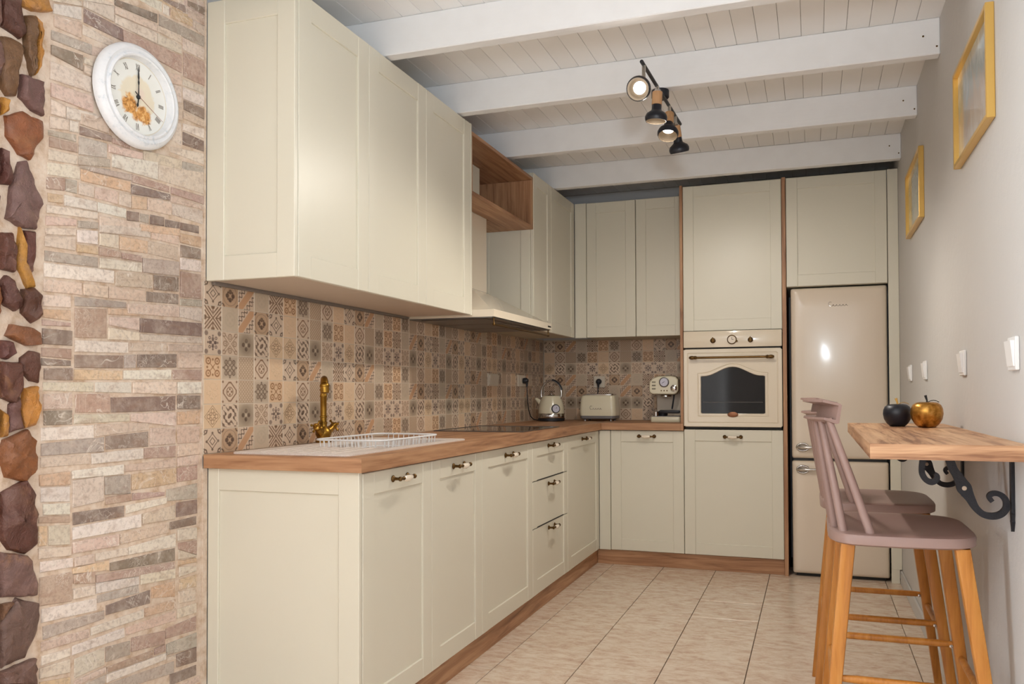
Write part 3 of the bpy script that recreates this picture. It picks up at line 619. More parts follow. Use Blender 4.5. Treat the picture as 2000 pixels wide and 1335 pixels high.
# ---- cladding of the left wall: rubble stone, brick slips, printed tiles
mb = MB(); mb.box(-.008, -.002, .55, 2.118, 0, ZC); mb.build('mortar', MORTAR, wall_left)
mb = MB(); mb.box(-.0075, .0012, 2.116, 2.1375, 0, ZWB, .0005); mb.build('mortar', MORTAR, wall_left); mb = MB(); mb.box(-.0075, .0012, 2.116, 2.1255, ZU, ZC, .0005); mb.build('mortar', MORTAR, wall_left)
BCOL = dict(D=(138, 119, 108), G=(182, 168, 156), B=(220, 203, 186), C=(229, 217, 204), P=(214, 190, 173), O=(212, 180, 150), R=(182, 153, 138))
def jit(c, s=9):
    d = random.uniform(-s, s); return lin(tuple(max(0, min(255, v+d+random.uniform(-3, 3))) for v in c))
def slip(kind, q, depth):
    cy = sum(a for a, b in q)/4; cz = sum(b for a, b in q)/4
    q = [(a-math.copysign(.0012, a-cy), b-math.copysign(.0012, b-cz)) for a, b in q]
    m = MB(); q = [(min(a, 2.1155), b) for a, b in q]
    inner = [(a-math.copysign(.0016, a-cy), b-math.copysign(.0016, b-cz)) for a, b in q]
    m.ring_strip([[(-.004, a, b) for a, b in q], [(depth-.0016, a, b) for a, b in q], [(depth, a, b) for a, b in inner]])
    o = m.build('brick', BRICKM, wall_left, False); o.color = jit(BCOL[kind]); return o
for kind, q in BRICKS: slip(kind, q, random.uniform(.0005, .0035))
# the courses below and above the part in view
for z0, z1 in ((.005, .2), (2.29, ZC)):
    z = z0
    while z < z1-.01:
        h = min(random.choice((.026, .034, .03)), z1-z); y = 1.545
        while y < 2.10:
            l = min(random.uniform(.09, .26), 2.1155-y)
            if l > .02: slip(random.choice('BBCPPGORD'), [(y, z), (y+l, z), (y+l, z+h), (y, z+h)], -.0012+random.uniform(0, .0006))
            y += l
        z += h
SCOL = dict(D=(96, 56, 46), O=(198, 138, 60), B=(124, 88, 62), P=(118, 88, 80), R=(142, 86, 52))
def stone(kind, poly, h=.02):
    n = len(poly); cy = sum(a for a, b in poly)/n; cz = sum(b for a, b in poly)/n
    dense = []
    for i in range(n):
        a, b = poly[i], poly[(i+1) % n]
        L = math.hypot(a[0]-b[0], a[1]-b[1]); k = max(1, int(L/.012))
        for j in range(k):
            t = j/k; dense.append((a[0]+(b[0]-a[0])*t+random.uniform(-.0012, .0012), a[1]+(b[1]-a[1])*t+random.uniform(-.0012, .0012)))
    rings = []
    for s_, x in ((1.06, -.006), (1.05, h*.35), (.98, h*.75), (.8, h), (.45, h*1.08), (.12, h*1.1)):
        rings.append([(x+(h*.55*mnoise.noise(Vector(((cy+(a-cy)*s_)*30, (cz+(b-cz)*s_)*30, cz*7)))+h*.3*mnoise.noise(Vector(((cy+(a-cy)*s_)*90, (cz+(b-cz)*s_)*90, cz*7))) if x > 0 else 0), cy+(a-cy)*s_, cz+(b-cz)*s_) for a, b in dense])
    m = MB(); m.ring_strip(rings); o = m.build('stone', STONEM, wall_left); o.color = jit(SCOL[kind], 6); return o
for kind, poly in STONES: stone(kind, poly, random.uniform(.012, .022))
z = 0.02                          # rubble that goes on to the left and below, out of the picture
while z < 2.5:
    h = random.uniform(.09, .14); y = .58+random.uniform(0, .05)
    while y < 1.40:
        w = random.uniform(.07, .18)
        if y+w > 1.425: w = 1.425-y
        pts = [(y+w/2+w/2*1.02*math.copysign(abs(math.cos(t))**.6, math.cos(t))*random.uniform(.82, 1.0), z+h/2+h/2*1.02*math.copysign(abs(math.sin(t))**.6, math.sin(t))*random.uniform(.8, 1.03)) for t in [k*math.pi/4.5+random.uniform(.1, .5) for k in range(9)]]
        stone(random.choice('DDDPPBRDPO'), pts, random.uniform(.012, .022)); y += w+.004
    z += h
z = 0.02
while z < .40:
    pts = [(1.48+.045*math.cos(t)*random.uniform(.8, 1.05), z+.045+.042*math.sin(t)) for t in [k*math.pi/4+.3 for k in range(8)]]
    if z+.09 < .40: stone(random.choice('DPR'), pts, .016)
    z += .095

ROWS_L = ['abcdeabcdeabcdenolkmnolkmabcdeabcdenolkmnolkm', 'jihgfjihgfjihgffghijfghijjihgfjihgffghijfghij', 'mklonmklonmklonedcbaedcbamklonmklonedcbaedcba',
          'nolkmabcdeabcdenolkmnolkmabcdenolkmabcdeabcde', 'fghijjihgfjihgffghijfghijfghijjihgfjihgffghij', 'edcbamklonmklonedcbaedcbamklonedcbamklonmklon', 'abcdenolkmabcdenolkmnolkmabcdenolkmabcdenolkm']
ROWS_B = ['mklmnolkmabcd', 'fghhifghhijfg', 'edcbaedcbaedc', 'abcdeabcdenol', 'jihgfjihgffgh', 'mklonmklonedc', 'abcdenolkmabc']
TILE = {}
def tile(wall, key, side, y, z, h):
    k = (key, side, round(h, 3))
    if k not in TILE:
        m = MB(); g = .0009
        f = (lambda d: lambda a, b: (d, a, b)) if side == 'L' else (lambda d: lambda a, b: (a, -d, b))
        rings = [[f(d)(a, b) for a, b in ((e, e), (P-e, e), (P-e, h-e), (e, h-e))] for d, e in ((-.008, g), (-.0012, g), (0, g+.001))]
        m.ring_strip(rings)
        o = m.build('tile', MOTIF[key], wall, False)
        uvl = o.data.uv_layers.new(name='uv')
        for lo in o.data.loops:
            co = o.data.vertices[lo.vertex_index].co; a = co.y if side == 'L' else co.x
            uvl.data[lo.index].uv = ((a/P), co.z/P)
        TILE[k] = o.data
    else:
        o = bpy.data.objects.new('tile', TILE[k]); COL.objects.link(o); o.parent = wall
    o.location = (0, y, z) if side == 'L' else (y, YW, z)
mb = MB(); mb.box(-.0085, -.0015, 2.118, YW, .905, 1.495); mb.build('grout', TGROUT, wall_left)
mb = MB(); mb.box(0, 1.115, YW+.0015, YW+.0085, .905, 1.495); mb.build('grout', TGROUT, wall_back)
for r, row in enumerate(ROWS_L):
    for c in range(42): tile(wall_left, row[c], 'L', 2.1195+P*c, ZW+P*r, P if r < 6 else P)
for r, row in enumerate(ROWS_B):
    for c in range(13): tile(wall_back, row[c], 'B', .004+P*c, ZW+P*r, P)

# ================================================================== CABINETS
def handle(parent, side, plane, a, z, L=.098):
    # side 'L': on a front that faces +x ; 'B': on a front that faces -y
    g = (lambda o, b, c: (plane+o, b, c)) if side == 'L' else (lambda o, b, c: (b, plane-o, c))
    ax = (1, 0, 0) if side == 'L' else (0, -1, 0)
    m = MB()
    for s in (-1, 1):
        m.lathe([(.011, 0), (.012, .002), (.009, .005), (.0055, .008), (.005, .022), (.008, .026), (.008, .031), (.004, .035)], g(0, a+s*L/2, z), ax, 12)
        m.tube([g(.027, a+s*L/2, z), g(.029, a+s*(L/2-.012), z), g(.030, a+s*(L/2-.024), z)], [.0065, .0045, .007], 10)
    m.tube([g(.030, a+t*(L/2-.022), z-.002*(1-t*t)) for t in (-1, -.7, -.35, 0, .35, .7, 1)], [.007, .0095, .0105, .0115, .0105, .0095, .007], 12, 1)
    return m.build('handle', [BRONZE, CERAMIC], parent)
def shaker(parent, side, plane, a0, a1, z0, z1, rail=.075, name='door', hz=None, rails=(1, 1), thick=.02, gap=.0015, parts=True):
    a0 += gap; a1 -= gap; z0 += gap; z1 -= gap
    def bx(m, p, q, u0, u1, v0, v1, bev):
        # p..q depth below the front plane
        if side == 'L': m.box(plane-q, plane-p, u0, u1, v0, v1, bev)
        else: m.box(u0, u1, plane+p, plane+q, v0, v1, bev)
    m = MB(); st = rail*.94
    bx(m, 0, thick, a0, a0+st, z0, z1, .0022); bx(m, 0, thick, a1-st, a1, z0, z1, .0022)
    lo = z0+rail if rails[0] else z0; hi = z1-rail if rails[1] else z1
    if rails[0]: bx(m, .0012, thick, a0+st-.001, a1-st+.001, z0, z0+rail, .0022)
    if rails[1]: bx(m, .0012, thick, a0+st-.001, a1-st+.001, z1-rail, z1, .0022)
    if not (rails[0] and rails[1]): bx(m, thick-.0035, thick-.0005, a0+.002, a1-.002, z0+.002, z1-.002, 0)
    d = m.build(name, PAINT, parent, False)
    m = MB(); bx(m, .0075, thick-.004, a0+st-.002, a1-st+.002, lo-.002, hi+.002, 0); m.build('panel', PAINT, d, False)
    if hz: handle(d, side, plane, (a0+a1)/2, hz)
    return d
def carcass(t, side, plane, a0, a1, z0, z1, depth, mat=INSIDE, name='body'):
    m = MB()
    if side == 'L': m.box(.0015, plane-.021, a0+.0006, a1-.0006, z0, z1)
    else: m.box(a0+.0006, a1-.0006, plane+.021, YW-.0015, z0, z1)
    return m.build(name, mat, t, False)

ZK = .095
# base cabinets of the left run
KICKX, KICKY = .552, 5.028
base_y = [(2.158, 2.627), (2.627, 3.090), (3.090, 3.722), (3.722, 4.313), (4.313, 5.0065)]
labels = ['cream base cabinet at the near end of the run, under the sink drainer corner', 'second cream base cabinet from the brick wall, below the sink', 'wide cream base cabinet between the sink cabinet and the three drawers', 'cream drawer cabinet with three stacked drawers under the hob', 'cream base cabinet next to the inner corner, right of the drawers']
for k, ((a0, a1), lb) in enumerate(zip(base_y, labels)):
    t = thing('base_cabinet' if k != 3 else 'drawer_cabinet', lb, 'cabinet', (.3, (a0+a1)/2, ZK), 'base cabinets')
    carcass(t, 'L', DB, a0, a1, ZK, ZWB if k not in (0, 1, 2) else .70, 0)
    if k == 3:
        shaker(t, 'L', DB, a0, a1, .664, .862, .072, 'drawer', .831, (0, 1), gap=.002)
        shaker(t, 'L', DB, a0, a1, .428, .664, .072, 'drawer', .632, (0, 0), gap=.002)
        shaker(t, 'L', DB, a0, a1, ZK, .428, .072, 'drawer', .402, (1, 0), gap=.002)
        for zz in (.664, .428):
            m = MB(); m.box(DB-.03, DB-.006, a0+.002, a1-.002, zz-.003, zz+.003); m.build('drawer_gap_shade', DARKGAP, t, False)  # dark strip painting the shade between drawer fronts
    elif k == 4: shaker(t, 'L', DB, a0, a1, ZK, .862, .072, 'door', .829)
    else: shaker(t, 'L', DB, a0, a1, ZK, .862, .072, 'door', .826)
# end panel of the run
t = thing('end_panel', 'tall cream shaker end panel under the worktop beside the brick wall', 'panel', (.3, 2.146, 0))
def end_panel(t, y0, x1, z0, z1, rail, lst, rst):
    m = MB()
    m.box(.002, lst, y0, y0+.018, z0, z1, .002); m.box(rst, x1, y0, y0+.018, z0, z1, .002)
    m.box(lst-.001, rst+.001, y0+.0012, y0+.018, z1-rail, z1, .002); m.box(lst-.001, rst+.001, y0+.0012, y0+.018, z0, z0+rail, .002)
    m.build('frame', PAINT, t, False)
    m = MB(); m.box(lst-.002, rst+.002, y0+.0075, y0+.016, z0+rail-.002, z1-rail+.002); m.build('panel', PAINT, t, False)
end_panel(t, 2.138, DB-.0005, 0, ZWB, .072, .045, .497)
# base cabinets of the back run
t = thing('corner_filler', 'narrow cream filler strip in the inner corner below the worktop', 'panel', (.61, YB, ZK))
m = MB(); m.box(DB+.001, .646, YB, YB+.02, ZK, .862, .0015); m.build('strip', PAINT, t, False)
t = thing('base_cabinet', 'cream base cabinet on the back wall, left of the oven column', 'cabinet', (.88, YB+.3, ZK), 'base cabinets')
carcass(t, 'B', YB, .648, 1.121, ZK, ZWB, 0); shaker(t, 'B', YB, .648, 1.121, ZK, .864, .072, 'door', .828)
# toe kicks
t = thing('toe_kick', 'long oak toe kick under the left base cabinets', 'skirting', (KICKX, 3.6, 0))
m = MB(); m.box(KICKX-.015, KICKX, 2.158, KICKY, 0, ZK-.003, .0012); m.build('board', WOAKY, t, False)
t = thing('toe_kick', 'oak toe kick below the back wall base cabinet and the oven column', 'skirting', (1.1, KICKY, 0))
m = MB(); m.box(KICKX+.0005, 1.7215, KICKY, KICKY+.015, 0, ZK-.003, .0012); m.build('board', WOAKX, t, False)
# oven column
t = thing('oven_cabinet', 'cream oven column with tall door above and drawer front below', 'cabinet', (1.42, YB+.3, ZK))
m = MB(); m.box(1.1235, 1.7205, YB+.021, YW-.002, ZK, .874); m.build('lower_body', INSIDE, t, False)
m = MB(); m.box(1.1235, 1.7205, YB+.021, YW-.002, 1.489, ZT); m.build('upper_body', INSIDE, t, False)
shaker(t, 'B', YB, 1.122, 1.722, 1.488, ZT-.001, .07, 'upper_door', None)
shaker(t, 'B', YB, 1.122, 1.722, ZK, .876, .072, 'lower_door', .831)
m = MB(); m.box(1.104, 1.1215, YB-.012, YW-.002, ZW+.0005, ZT+.004, .001); m.build('oak_side', WOAKZ, t, False)
m = MB(); m.box(1.7225, 1.7455, YB-.006, YW-.002, 0, ZT+.004, .001); m.build('oak_side', WOAKZ, t, False)
# cabinet over the fridge and the cream panel by the wall
t = thing('fridge_top_cabinet', 'cream wall cabinet directly above the fridge', 'cabinet', (2.03, YB+.3, 1.741))
carcass(t, 'B', YB, 1.747, 2.315, 1.741, ZT, 0); shaker(t, 'B', YB, 1.747, 2.315, 1.741, ZT, .07, 'door')
t = thing('tall_panel', 'tall narrow cream panel between fridge and right wall', 'panel', (2.345, YB, 0))
m = MB(); m.box(2.317, XR-.001, YB-.004, YB+.016, .078, ZT, .0015); m.box(2.317, XR-.014, YB-.004, YB+.016, 0, .078, .0); m.build('board', PAINT, t, False)

# wall cabinets, left run
t = thing('wall_end_panel', 'cream shaker side panel of the wall cabinets, facing out beside the clock wall', 'panel', (.17, 2.134, ZU))
end_panel(t, 2.126, DU-.0005, ZU, ZT, .08, .072, .277)
ups = [(2.145, 2.570), (2.570, 3.028), (3.028, 3.486)]
for (a0, a1), lb in zip(ups, ('first cream wall cabinet, nearest to the clock, over the sink drainer', 'middle cream wall cabinet of the three above the sink', 'cream wall cabinet just before the extractor hood')):
    t = thing('wall_cabinet', lb, 'cabinet', (.17, (a0+a1)/2, ZU), 'wall cabinets')
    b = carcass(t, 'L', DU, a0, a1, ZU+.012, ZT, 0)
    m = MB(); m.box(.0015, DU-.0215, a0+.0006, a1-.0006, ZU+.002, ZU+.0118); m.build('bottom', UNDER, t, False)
    shaker(t, 'L', DU, a0, a1, ZU, ZT, .075, 'door')
    if a1 > 3.4:
        m = MB(); m.box(.0015, DU, a1+.0005, a1+.0165, ZU, ZT, .001); m.build('side', PAINT, t, False)
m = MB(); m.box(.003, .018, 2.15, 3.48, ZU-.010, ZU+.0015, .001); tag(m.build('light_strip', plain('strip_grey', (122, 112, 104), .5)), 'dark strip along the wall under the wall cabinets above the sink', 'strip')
for (a0, a1), lb in zip(((4.391, 4.722), (4.722, 5.228)), ('narrow cream wall cabinet just right of the extractor hood', 'cream corner wall cabinet at the end of the left run')):
    t = thing('wall_cabinet', lb, 'cabinet', (.17, (a0+a1)/2, ZU), 'wall cabinets')
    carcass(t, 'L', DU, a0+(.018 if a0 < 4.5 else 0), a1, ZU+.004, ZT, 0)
    shaker(t, 'L', DU, a0, a1, ZU, ZT, .072, 'door')
    if a0 < 4.5:                 # its shaker side seen through the gap above the hood
        y0 = a0-.0005
        m = MB(); m.box(.002, .06, y0-.0, y0+.018, ZU, ZT, .002); m.box(.262, DU-.021, y0, y0+.018, ZU, ZT, .002); m.build('side_frame', PAINT, t, False)
        m = MB(); m.box(.058, .264, y0+.006, y0+.016, ZU, ZT); m.build('side_panel', PAINT, t, False)
# wall cabinets, back run
t = thing('corner_filler', 'narrow cream filler strip in the corner between the wall cabinets', 'panel', (.385, YU, ZU))
m = MB(); m.box(DU+.001, .4262, YU, YU+.02, ZU, ZT, .0015); m.build('strip', PAINT, t, False)
for (a0, a1), lb in zip(((.428, .770), (.772, 1.1035)), ('left of the two cream wall cabinets on the back wall', 'right one of the two back wall cabinets, against the oak side panel')):
    t = thing('wall_cabinet', lb, 'cabinet', ((a0+a1)/2, YU+.17, ZU), 'wall cabinets')
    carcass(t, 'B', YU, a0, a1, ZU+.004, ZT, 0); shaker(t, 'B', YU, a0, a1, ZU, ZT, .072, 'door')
# open oak shelf over the hood
t = thing('open_shelf', 'open oak box shelf between the wall cabinets above the hood', 'shelf', (.17, 3.94, 2.066))
m = MB(); m.box(.002, DU-.002, 3.504, 4.3885, 2.354, 2.372, .001); m.build('top_board', WOAKY, t, False)
m = MB(); m.box(.19, DU-.002, 3.504, 4.3885, 2.066, 2.084, .001); m.box(.002, .1895, 3.504, 3.80, 2.066, 2.084); m.box(.002, .1895, 4.08, 4.3885, 2.066, 2.084); m.build('bottom_board', WOAKY, t, False)
m = MB(); m.box(.002, DU-.002, 4.3705, 4.3885, 2.0845, 2.3535, .001); m.build('side_board', WOAKZ, t, False)
m = MB(); m.box(.002, DU-.002, 3.504, 3.516, 2.0845, 2.3535, .001); m.build('side_board', WOAKZ, t, False)

# worktop
SX0, SX1, SY0, SY1 = .07, .515, 2.165, 3.055       # sink outline
HX0, HX1, HY0, HY1 = .115, .475, 2.46, 3.00        # bowl opening
t = thing('worktop', 'L-shaped oak worktop over all base cabinets', 'worktop', (.3, 3.5, ZWB))
m = MB(); xw = .591
m.box(.001, xw, 2.12, HY0, ZWB+.0005, ZW, .0); m.box(.001, HX0, HY0, HY1, ZWB+.0005, ZW); m.box(HX1, xw, HY0, HY1, ZWB+.0005, ZW); m.box(.001, xw, HY1, YW-.001, ZWB+.0005, ZW)
bmesh.ops.remove_doubles(m.bm, verts=m.bm.verts, dist=1e-5)
m.build('left_slab', WOAKY, t, False)
m = MB(); m.box(.001, xw, 2.1185, 2.1199, ZWB+.0008, ZW-.0003, .0003); m.build('edge_band', WOAKX, t, False)
m = MB(); m.box(xw+.0006, 1.1035, YB-.02, YW-.001, ZWB+.0005, ZW, .001); m.box(1.1036, 1.1205, YB-.02, YB+.02, ZWB+.0005, ZW, .001); m.build('back_slab', WOAKX, t, False)
# ================================================================== SINK, TAP, RACK, HOB
def rrect(x0, x1, y0, y1, r, n=6):
    out = []
    for cx, cy, a in ((x1-r, y1-r, 0), (x0+r, y1-r, 90), (x0+r, y0+r, 180), (x1-r, y0+r, 270)):
        for k in range(n+1):
            t = math.radians(a+90*k/n); out.append((cx+r*math.cos(t), cy+r*math.sin(t)))
    return out
t = thing('sink', 'pale granite inset sink with drainer set into the oak worktop', 'sink', (.29, 2.61, ZW))
m = MB(); zt = ZW+.007
hole = lambda e: rrect(HX0-.004+e, HX1+.004-e, HY0-.004+e, HY1+.004-e, .05)
o1 = rrect(SX0, SX1, SY0, SY1, .02); o2 = rrect(SX0+.004, SX1-.004, SY0+.004, SY1-.004, .018)
m.ring_strip([[(a, b, ZW+.0004) for a, b in o1], [(a, b, zt-.002) for a, b in o1], [(a, b, zt) for a, b in o2], [(a, b, zt) for a, b in hole(0)], [(a, b, zt-.004) for a, b in hole(.006)], [(a, b, .765) for a, b in hole(.03)], [(a, b, .757) for a, b in hole(.06)]], 0, True, False, True)
m.build('basin', SINKM, t)
for k in range(7):
    m = MB(); m.box(.16+.045*k, .175+.045*k, 2.20, 2.43, zt-.001, zt+.0025, .001); m.build('drainer_rib', SINKM, t, False)
m = MB(); m.lathe([(.04, .758), (.04, .7605), (.03, .7605), (.012, .759)], (.29, 2.72, 0), seg=20); m.build('drain', CHROME, t)
# tap
TX, TY = .075, 2.680
t = thing('kitchen_tap', 'antique brass mixer tap with two handles standing behind the sink', 'tap', (TX, TY, zt))
m = MB(); m.lathe([(.030, zt), (.031, zt+.006), (.024, zt+.012), (.026, zt+.02), (.031, zt+.032), (.03, zt+.045), (.02, zt+.056), (.015, zt+.062)], (TX, TY, 0), seg=20)
for s in (-1, 1): m.tube([(TX, TY, zt+.035), (TX+.004, TY+s*.03, zt+.045), (TX+.008, TY+s*.05, zt+.058)], [.02, .016, .0125], 14)
m.build('body', BRASS, t)
for s in (-1, 1):
    c = Vector((TX+.008, TY+s*.05, zt+.058)); ax = Vector((.1, s*.8, .55)).normalized()
    m = MB(); m.lathe([(.010, 0), (.014, .004), (.014, .012), (.009, .016), (.008, .022), (.005, .026)], c, ax, 14)
    u = ax.orthogonal().normalized(); v = ax.cross(u)
    for k in range(4):
        d = u*math.cos(k*math.pi/2+.5)+v*math.sin(k*math.pi/2+.5); p0 = c+ax*.011
        m.tube([p0+d*.008, p0+d*.02, p0+d*.023, p0+d*.027], [.004, .0035, .0058, .003], 8)
    m.build('cross_handle', BRASS, t)
m = MB(); prof = [(.0135, 0), (.0135, .015), (.0155, .017), (.0155, .021), (.0125, .024), (.0125, .040), (.015, .042), (.015, .046), (.012, .049), (.0125, .125), (.0145, .128), (.0145, .132), (.0125, .135), (.013, .150), (.0155, .153), (.0155, .157), (.011, .160)]
m.lathe([(r, zt+.058+h*.95) for r, h in prof], (TX, TY, 0), seg=16)
zc_ = zt+.058+.150
SDX, SDY = .60, -.80
arc = [(TX+d*SDX, TY+d*SDY, z) for d, z in ((0, zc_-.01), (.002, zc_+.012), (.012, zc_+.026), (.03, zc_+.036), (.05, zc_+.038), (.068, zc_+.030), (.078, zc_+.016))]
m.tube(arc, [.012, .0125, .013, .013, .0135, .0145, .0155], 14)
m.lathe([(.0155, 0), (.0185, .004), (.0185, .012), (.0165, .014), (.0165, .034), (.014, .036)], (TX+.078*SDX, TY+.078*SDY, zc_+.020), (.10, -.08, -1), 16)
m.build('spout', BRASS, t)
# wire dish rack
t = thing('dish_rack', 'white wire dish rack sitting in the sink bowl', 'dish rack', (.30, 2.72, .80))
RX0, RX1, RY0, RY1, RZ, RB = .155, .445, 2.49, 2.955, .940, .80
m = MB(); rim = rrect(RX0, RX1, RY0, RY1, .05, 5); m.tube([(a, b, RZ) for a, b in rim], .0035, 8, 0, True)
m.tube([(a, b, RZ-.05) for a, b in rrect(RX0+.006, RX1-.006, RY0+.006, RY1-.006, .05, 5)], .0022, 6, 0, True); m.build('rim', WHITEP, t)
m = MB()
for k in range(15):
    y = RY0+.05+(RY1-RY0-.1)*k/14
    m.tube([(RX0, y, RZ), (RX0+.012, y, RB+.02), (RX0+.03, y, RB), (RX1-.03, y, RB), (RX1-.012, y, RB+.02), (RX1, y, RZ)], .0018, 6)
for k in range(9):
    x = RX0+.05+(RX1-RX0-.1)*k/8
    m.tube([(x, RY0, RZ), (x, RY0+.012, RB+.02), (x, RY0+.03, RB), (x, RY1-.03, RB), (x, RY1-.012, RB+.02), (x, RY1, RZ)], .0018, 6)
m.build('wire_basket', WHITEP, t)
for k in range(4):
    m = MB(); y = RY0+.13+.07*k; m.tube([(.30, y-.02, RB), (.30, y, RZ-.012), (.30, y+.02, RB)], .002, 6); m.build('plate_divider', WHITEP, t)
# hob
t = thing('induction_hob', 'black glass hob with a steel edge set in the worktop', 'hob', (.29, 4.02, ZW))
m = MB(); m.box(.038, .522, 3.712, 4.302, ZW+.0004, ZW+.004, .001); m.build('glass', HOB, t, False)
m = MB(); m.box(.522, .526, 3.709, 4.305, ZW+.0004, ZW+.006, .001); m.box(.034, .038, 3.709, 4.305, ZW+.0004, ZW+.006, .001); m.box(.038, .522, 3.708, 3.712, ZW+.0004, ZW+.006, .001); m.box(.038, .522, 4.302, 4.306, ZW+.0004, ZW+.006, .001); m.build('steel_trim', STEEL, t, False)

# ================================================================== HOOD
t = thing('cooker_hood', 'cream rustic extractor hood with brass rail above the hob', 'hood', (.23, 3.94, 1.47))
y0, y1, xf = 3.5055, 4.3875, .455
m = MB(); L0, L1 = 1.472, 1.508
R = lambda xa, xb, ya, yb, z: [(xa, ya, z), (xb, ya, z), (xb, yb, z), (xa, yb, z)]
m.ring_strip([R(.003, xf, y0, y1, L0), R(.003, xf, y0, y1, L1), R(.003, xf-.02, y0+.01, y1-.01, L1+.004), R(.003, .215, 3.815, 4.065, 1.645), R(.003, .190, 3.825, 4.055, 1.66)], 0, True, False, True)
m.build('canopy', ENAMEL, t)
m = MB(); m.box(.003, xf-.01, y0+.006, y1-.006, L0-.004, L0+.004); m.build('filter_base', STEEL, t, False)
for k in range(3):
    m = MB(); a = y0+.04+k*.272; m.box(.05, .40, a, a+.255, L0-.007, L0-.0042, .001); m.build('grease_filter', STEEL, t, False)
m = MB(); m.box(.003, .186, 3.822, 4.058, 1.655, 2.09, .002); m.build('chimney', ENAMEL, t, False)
m = MB(); m.box(.003, .150, 3.835, 4.045, 2.088, 2.35, .002); m.build('upper_chimney', PAINT, t, False)
m = MB()
for yy in (y0+.03, y1-.03): m.lathe([(.006, L0-.002), (.004, L0-.008), (.0035, L0-.026), (.006, L0-.03), (.007, L0-.036), (.004, L0-.041)], (xf-.012, yy, 0), seg=10)
m.tube([(xf-.012, y0+.03, L0-.034), (xf-.012, y1-.03, L0-.034)], .0055, 10); m.build('rail', BRONZE, t)
m = MB(); m.box(xf-.001, xf+.002, y1-.07, y1-.02, L0+.012, L0+.02, .001); m.build('badge', DARKGAP, t, False)

# ================================================================== OVEN
t = thing('built_in_oven', 'cream rustic built-in oven with brass handle and arched window', 'oven', (1.42, YB, .878))
X0, X1 = 1.1255, 1.7185
m = MB(); m.box(X0+.006, X1-.006, YB+.0, YW-.06, .879, 1.486); m.build('body', DARKGAP, t, False)
m = MB(); m.box(X0, X1, YB-.016, YB-.001, 1.384, 1.486, .003, seg=2); cp = m.build('control_panel', ENAMEL, t)
for cx in (1.308, 1.534):
    m = MB(); m.lathe([(.016, 0), (.0165, .004), (.013, .006), (.012, .02), (.009, .022)], (cx, YB-.016, 1.426), (0, -1, 0), 18); m.box(cx-.003, cx+.003, YB-.04, YB-.03, 1.414, 1.446, .001); m.build('knob', BRONZE, cp)
m = MB(); m.lathe([(.029, 0), (.029, .006), (.024, .008), (.023, .004)], (1.423, YB-.016, 1.430), (0, -1, 0), 28); m.lathe([(.006, 0), (.006, .01), (.004, .012)], (1.452, YB-.016, 1.420), (0, -1, 0), 10); ck = m.build('clock_rim', BRONZE, cp)
m = MB(); m.lathe([(.0235, .003), (.0235, .0052)], (1.423, YB-.016, 1.430), (0, -1, 0), 28); m.build('clock_dial', CERAMIC, cp)
m = MB(); m.box(1.422, 1.424, YB-.0222, YB-.0214, 1.430, 1.446); m.box(1.423, 1.434, YB-.0222, YB-.0214, 1.429, 1.431); m.build('clock_hands', BLACK, cp, False)
# door with arched window
dz0, dz1 = .893, 1.374
def arch(e):
    pts = [(1.233-e, .976-e), (1.617+e, .976-e), (1.617+e, 1.205+e)]
    for k in range(1, 20):
        u = 1-2*k/20; x = 1.425+u*(.192+e); pts.append((x, 1.205+e+.056*(0.5+.5*math.cos(math.pi*min(1, abs(u)*1.12)))))
    pts.append((1.233-e, 1.205+e)); return pts
m = MB(); Fy = YB-.024
outer = rrect(X0, X1, dz0, dz1, .004, 2)
# front slab as a frame: bridge the outer outline to the window outline
def resample(poly, n):
    d = [0]
    for a, b in zip(poly, poly[1:]+poly[:1]): d.append(d[-1]+math.hypot(a[0]-b[0], a[1]-b[1]))
    out = []
    for k in range(n):
        s = d[-1]*k/n
        for i in range(len(poly)):
            if d[i] <= s <= d[i+1]+1e-9:
                f = (s-d[i])/max(1e-9, d[i+1]-d[i]); a, b = poly[i], poly[(i+1) % len(poly)]; out.append((a[0]+(b[0]-a[0])*f, a[1]+(b[1]-a[1])*f)); break
    return out
def radial(poly, n=96, c=(1.425, 1.10)):
    out = []
    for k in range(n):
        th = 2*math.pi*k/n; dx, dz = math.cos(th), math.sin(th); best = None
        for a, b in zip(poly, poly[1:]+poly[:1]):
            ex, ez = b[0]-a[0], b[1]-a[1]; den = dx*ez-dz*ex
            if abs(den) < 1e-9: continue
            s_ = ((a[0]-c[0])*ez-(a[1]-c[1])*ex)/den; u = ((a[0]-c[0])*dz-(a[1]-c[1])*dx)/den
            if s_ > 0 and -1e-6 <= u <= 1+1e-6 and (best is None or s_ > best): best = s_
        out.append((c[0]+dx*best, c[1]+dz*best))
    return out
sq = lambda e: [(X0+e, dz0+e), (X1-e, dz0+e), (X1-e, dz1-e), (X0+e, dz1-e)]
ringp = lambda poly, y: [(a, y, b) for a, b in radial(poly, 180)]
m.ring_strip([ringp(sq(0), YB-.001), ringp(sq(0), Fy+.003), ringp(sq(.004), Fy), ringp(sq(.022), Fy), ringp(sq(.026), Fy+.003), ringp(sq(.030), Fy), ringp(arch(.022), Fy), ringp(arch(.018), Fy+.003), ringp(arch(.014), Fy), ringp(arch(.003), Fy), ringp(arch(0), Fy+.008)], 0, True, False, False)
dr = m.build('door', ENAMEL, t, False)
m = MB(); m.prism(arch(.002), lambda a, b: (a, Fy+.011, b), lambda a, b: (a, Fy+.007, b)); m.build('window_glass', OVENGLASS, dr, False)
m = MB(); m.tube([(1.245, Fy+.0075, 1.045), (1.605, Fy+.0075, 1.045)], .0015, 6); m.build('rack_edge', STEEL, dr)
m = MB(); m.tube([(1.20, Fy-.034, 1.320), (1.64, Fy-.034, 1.320)], .007, 12)
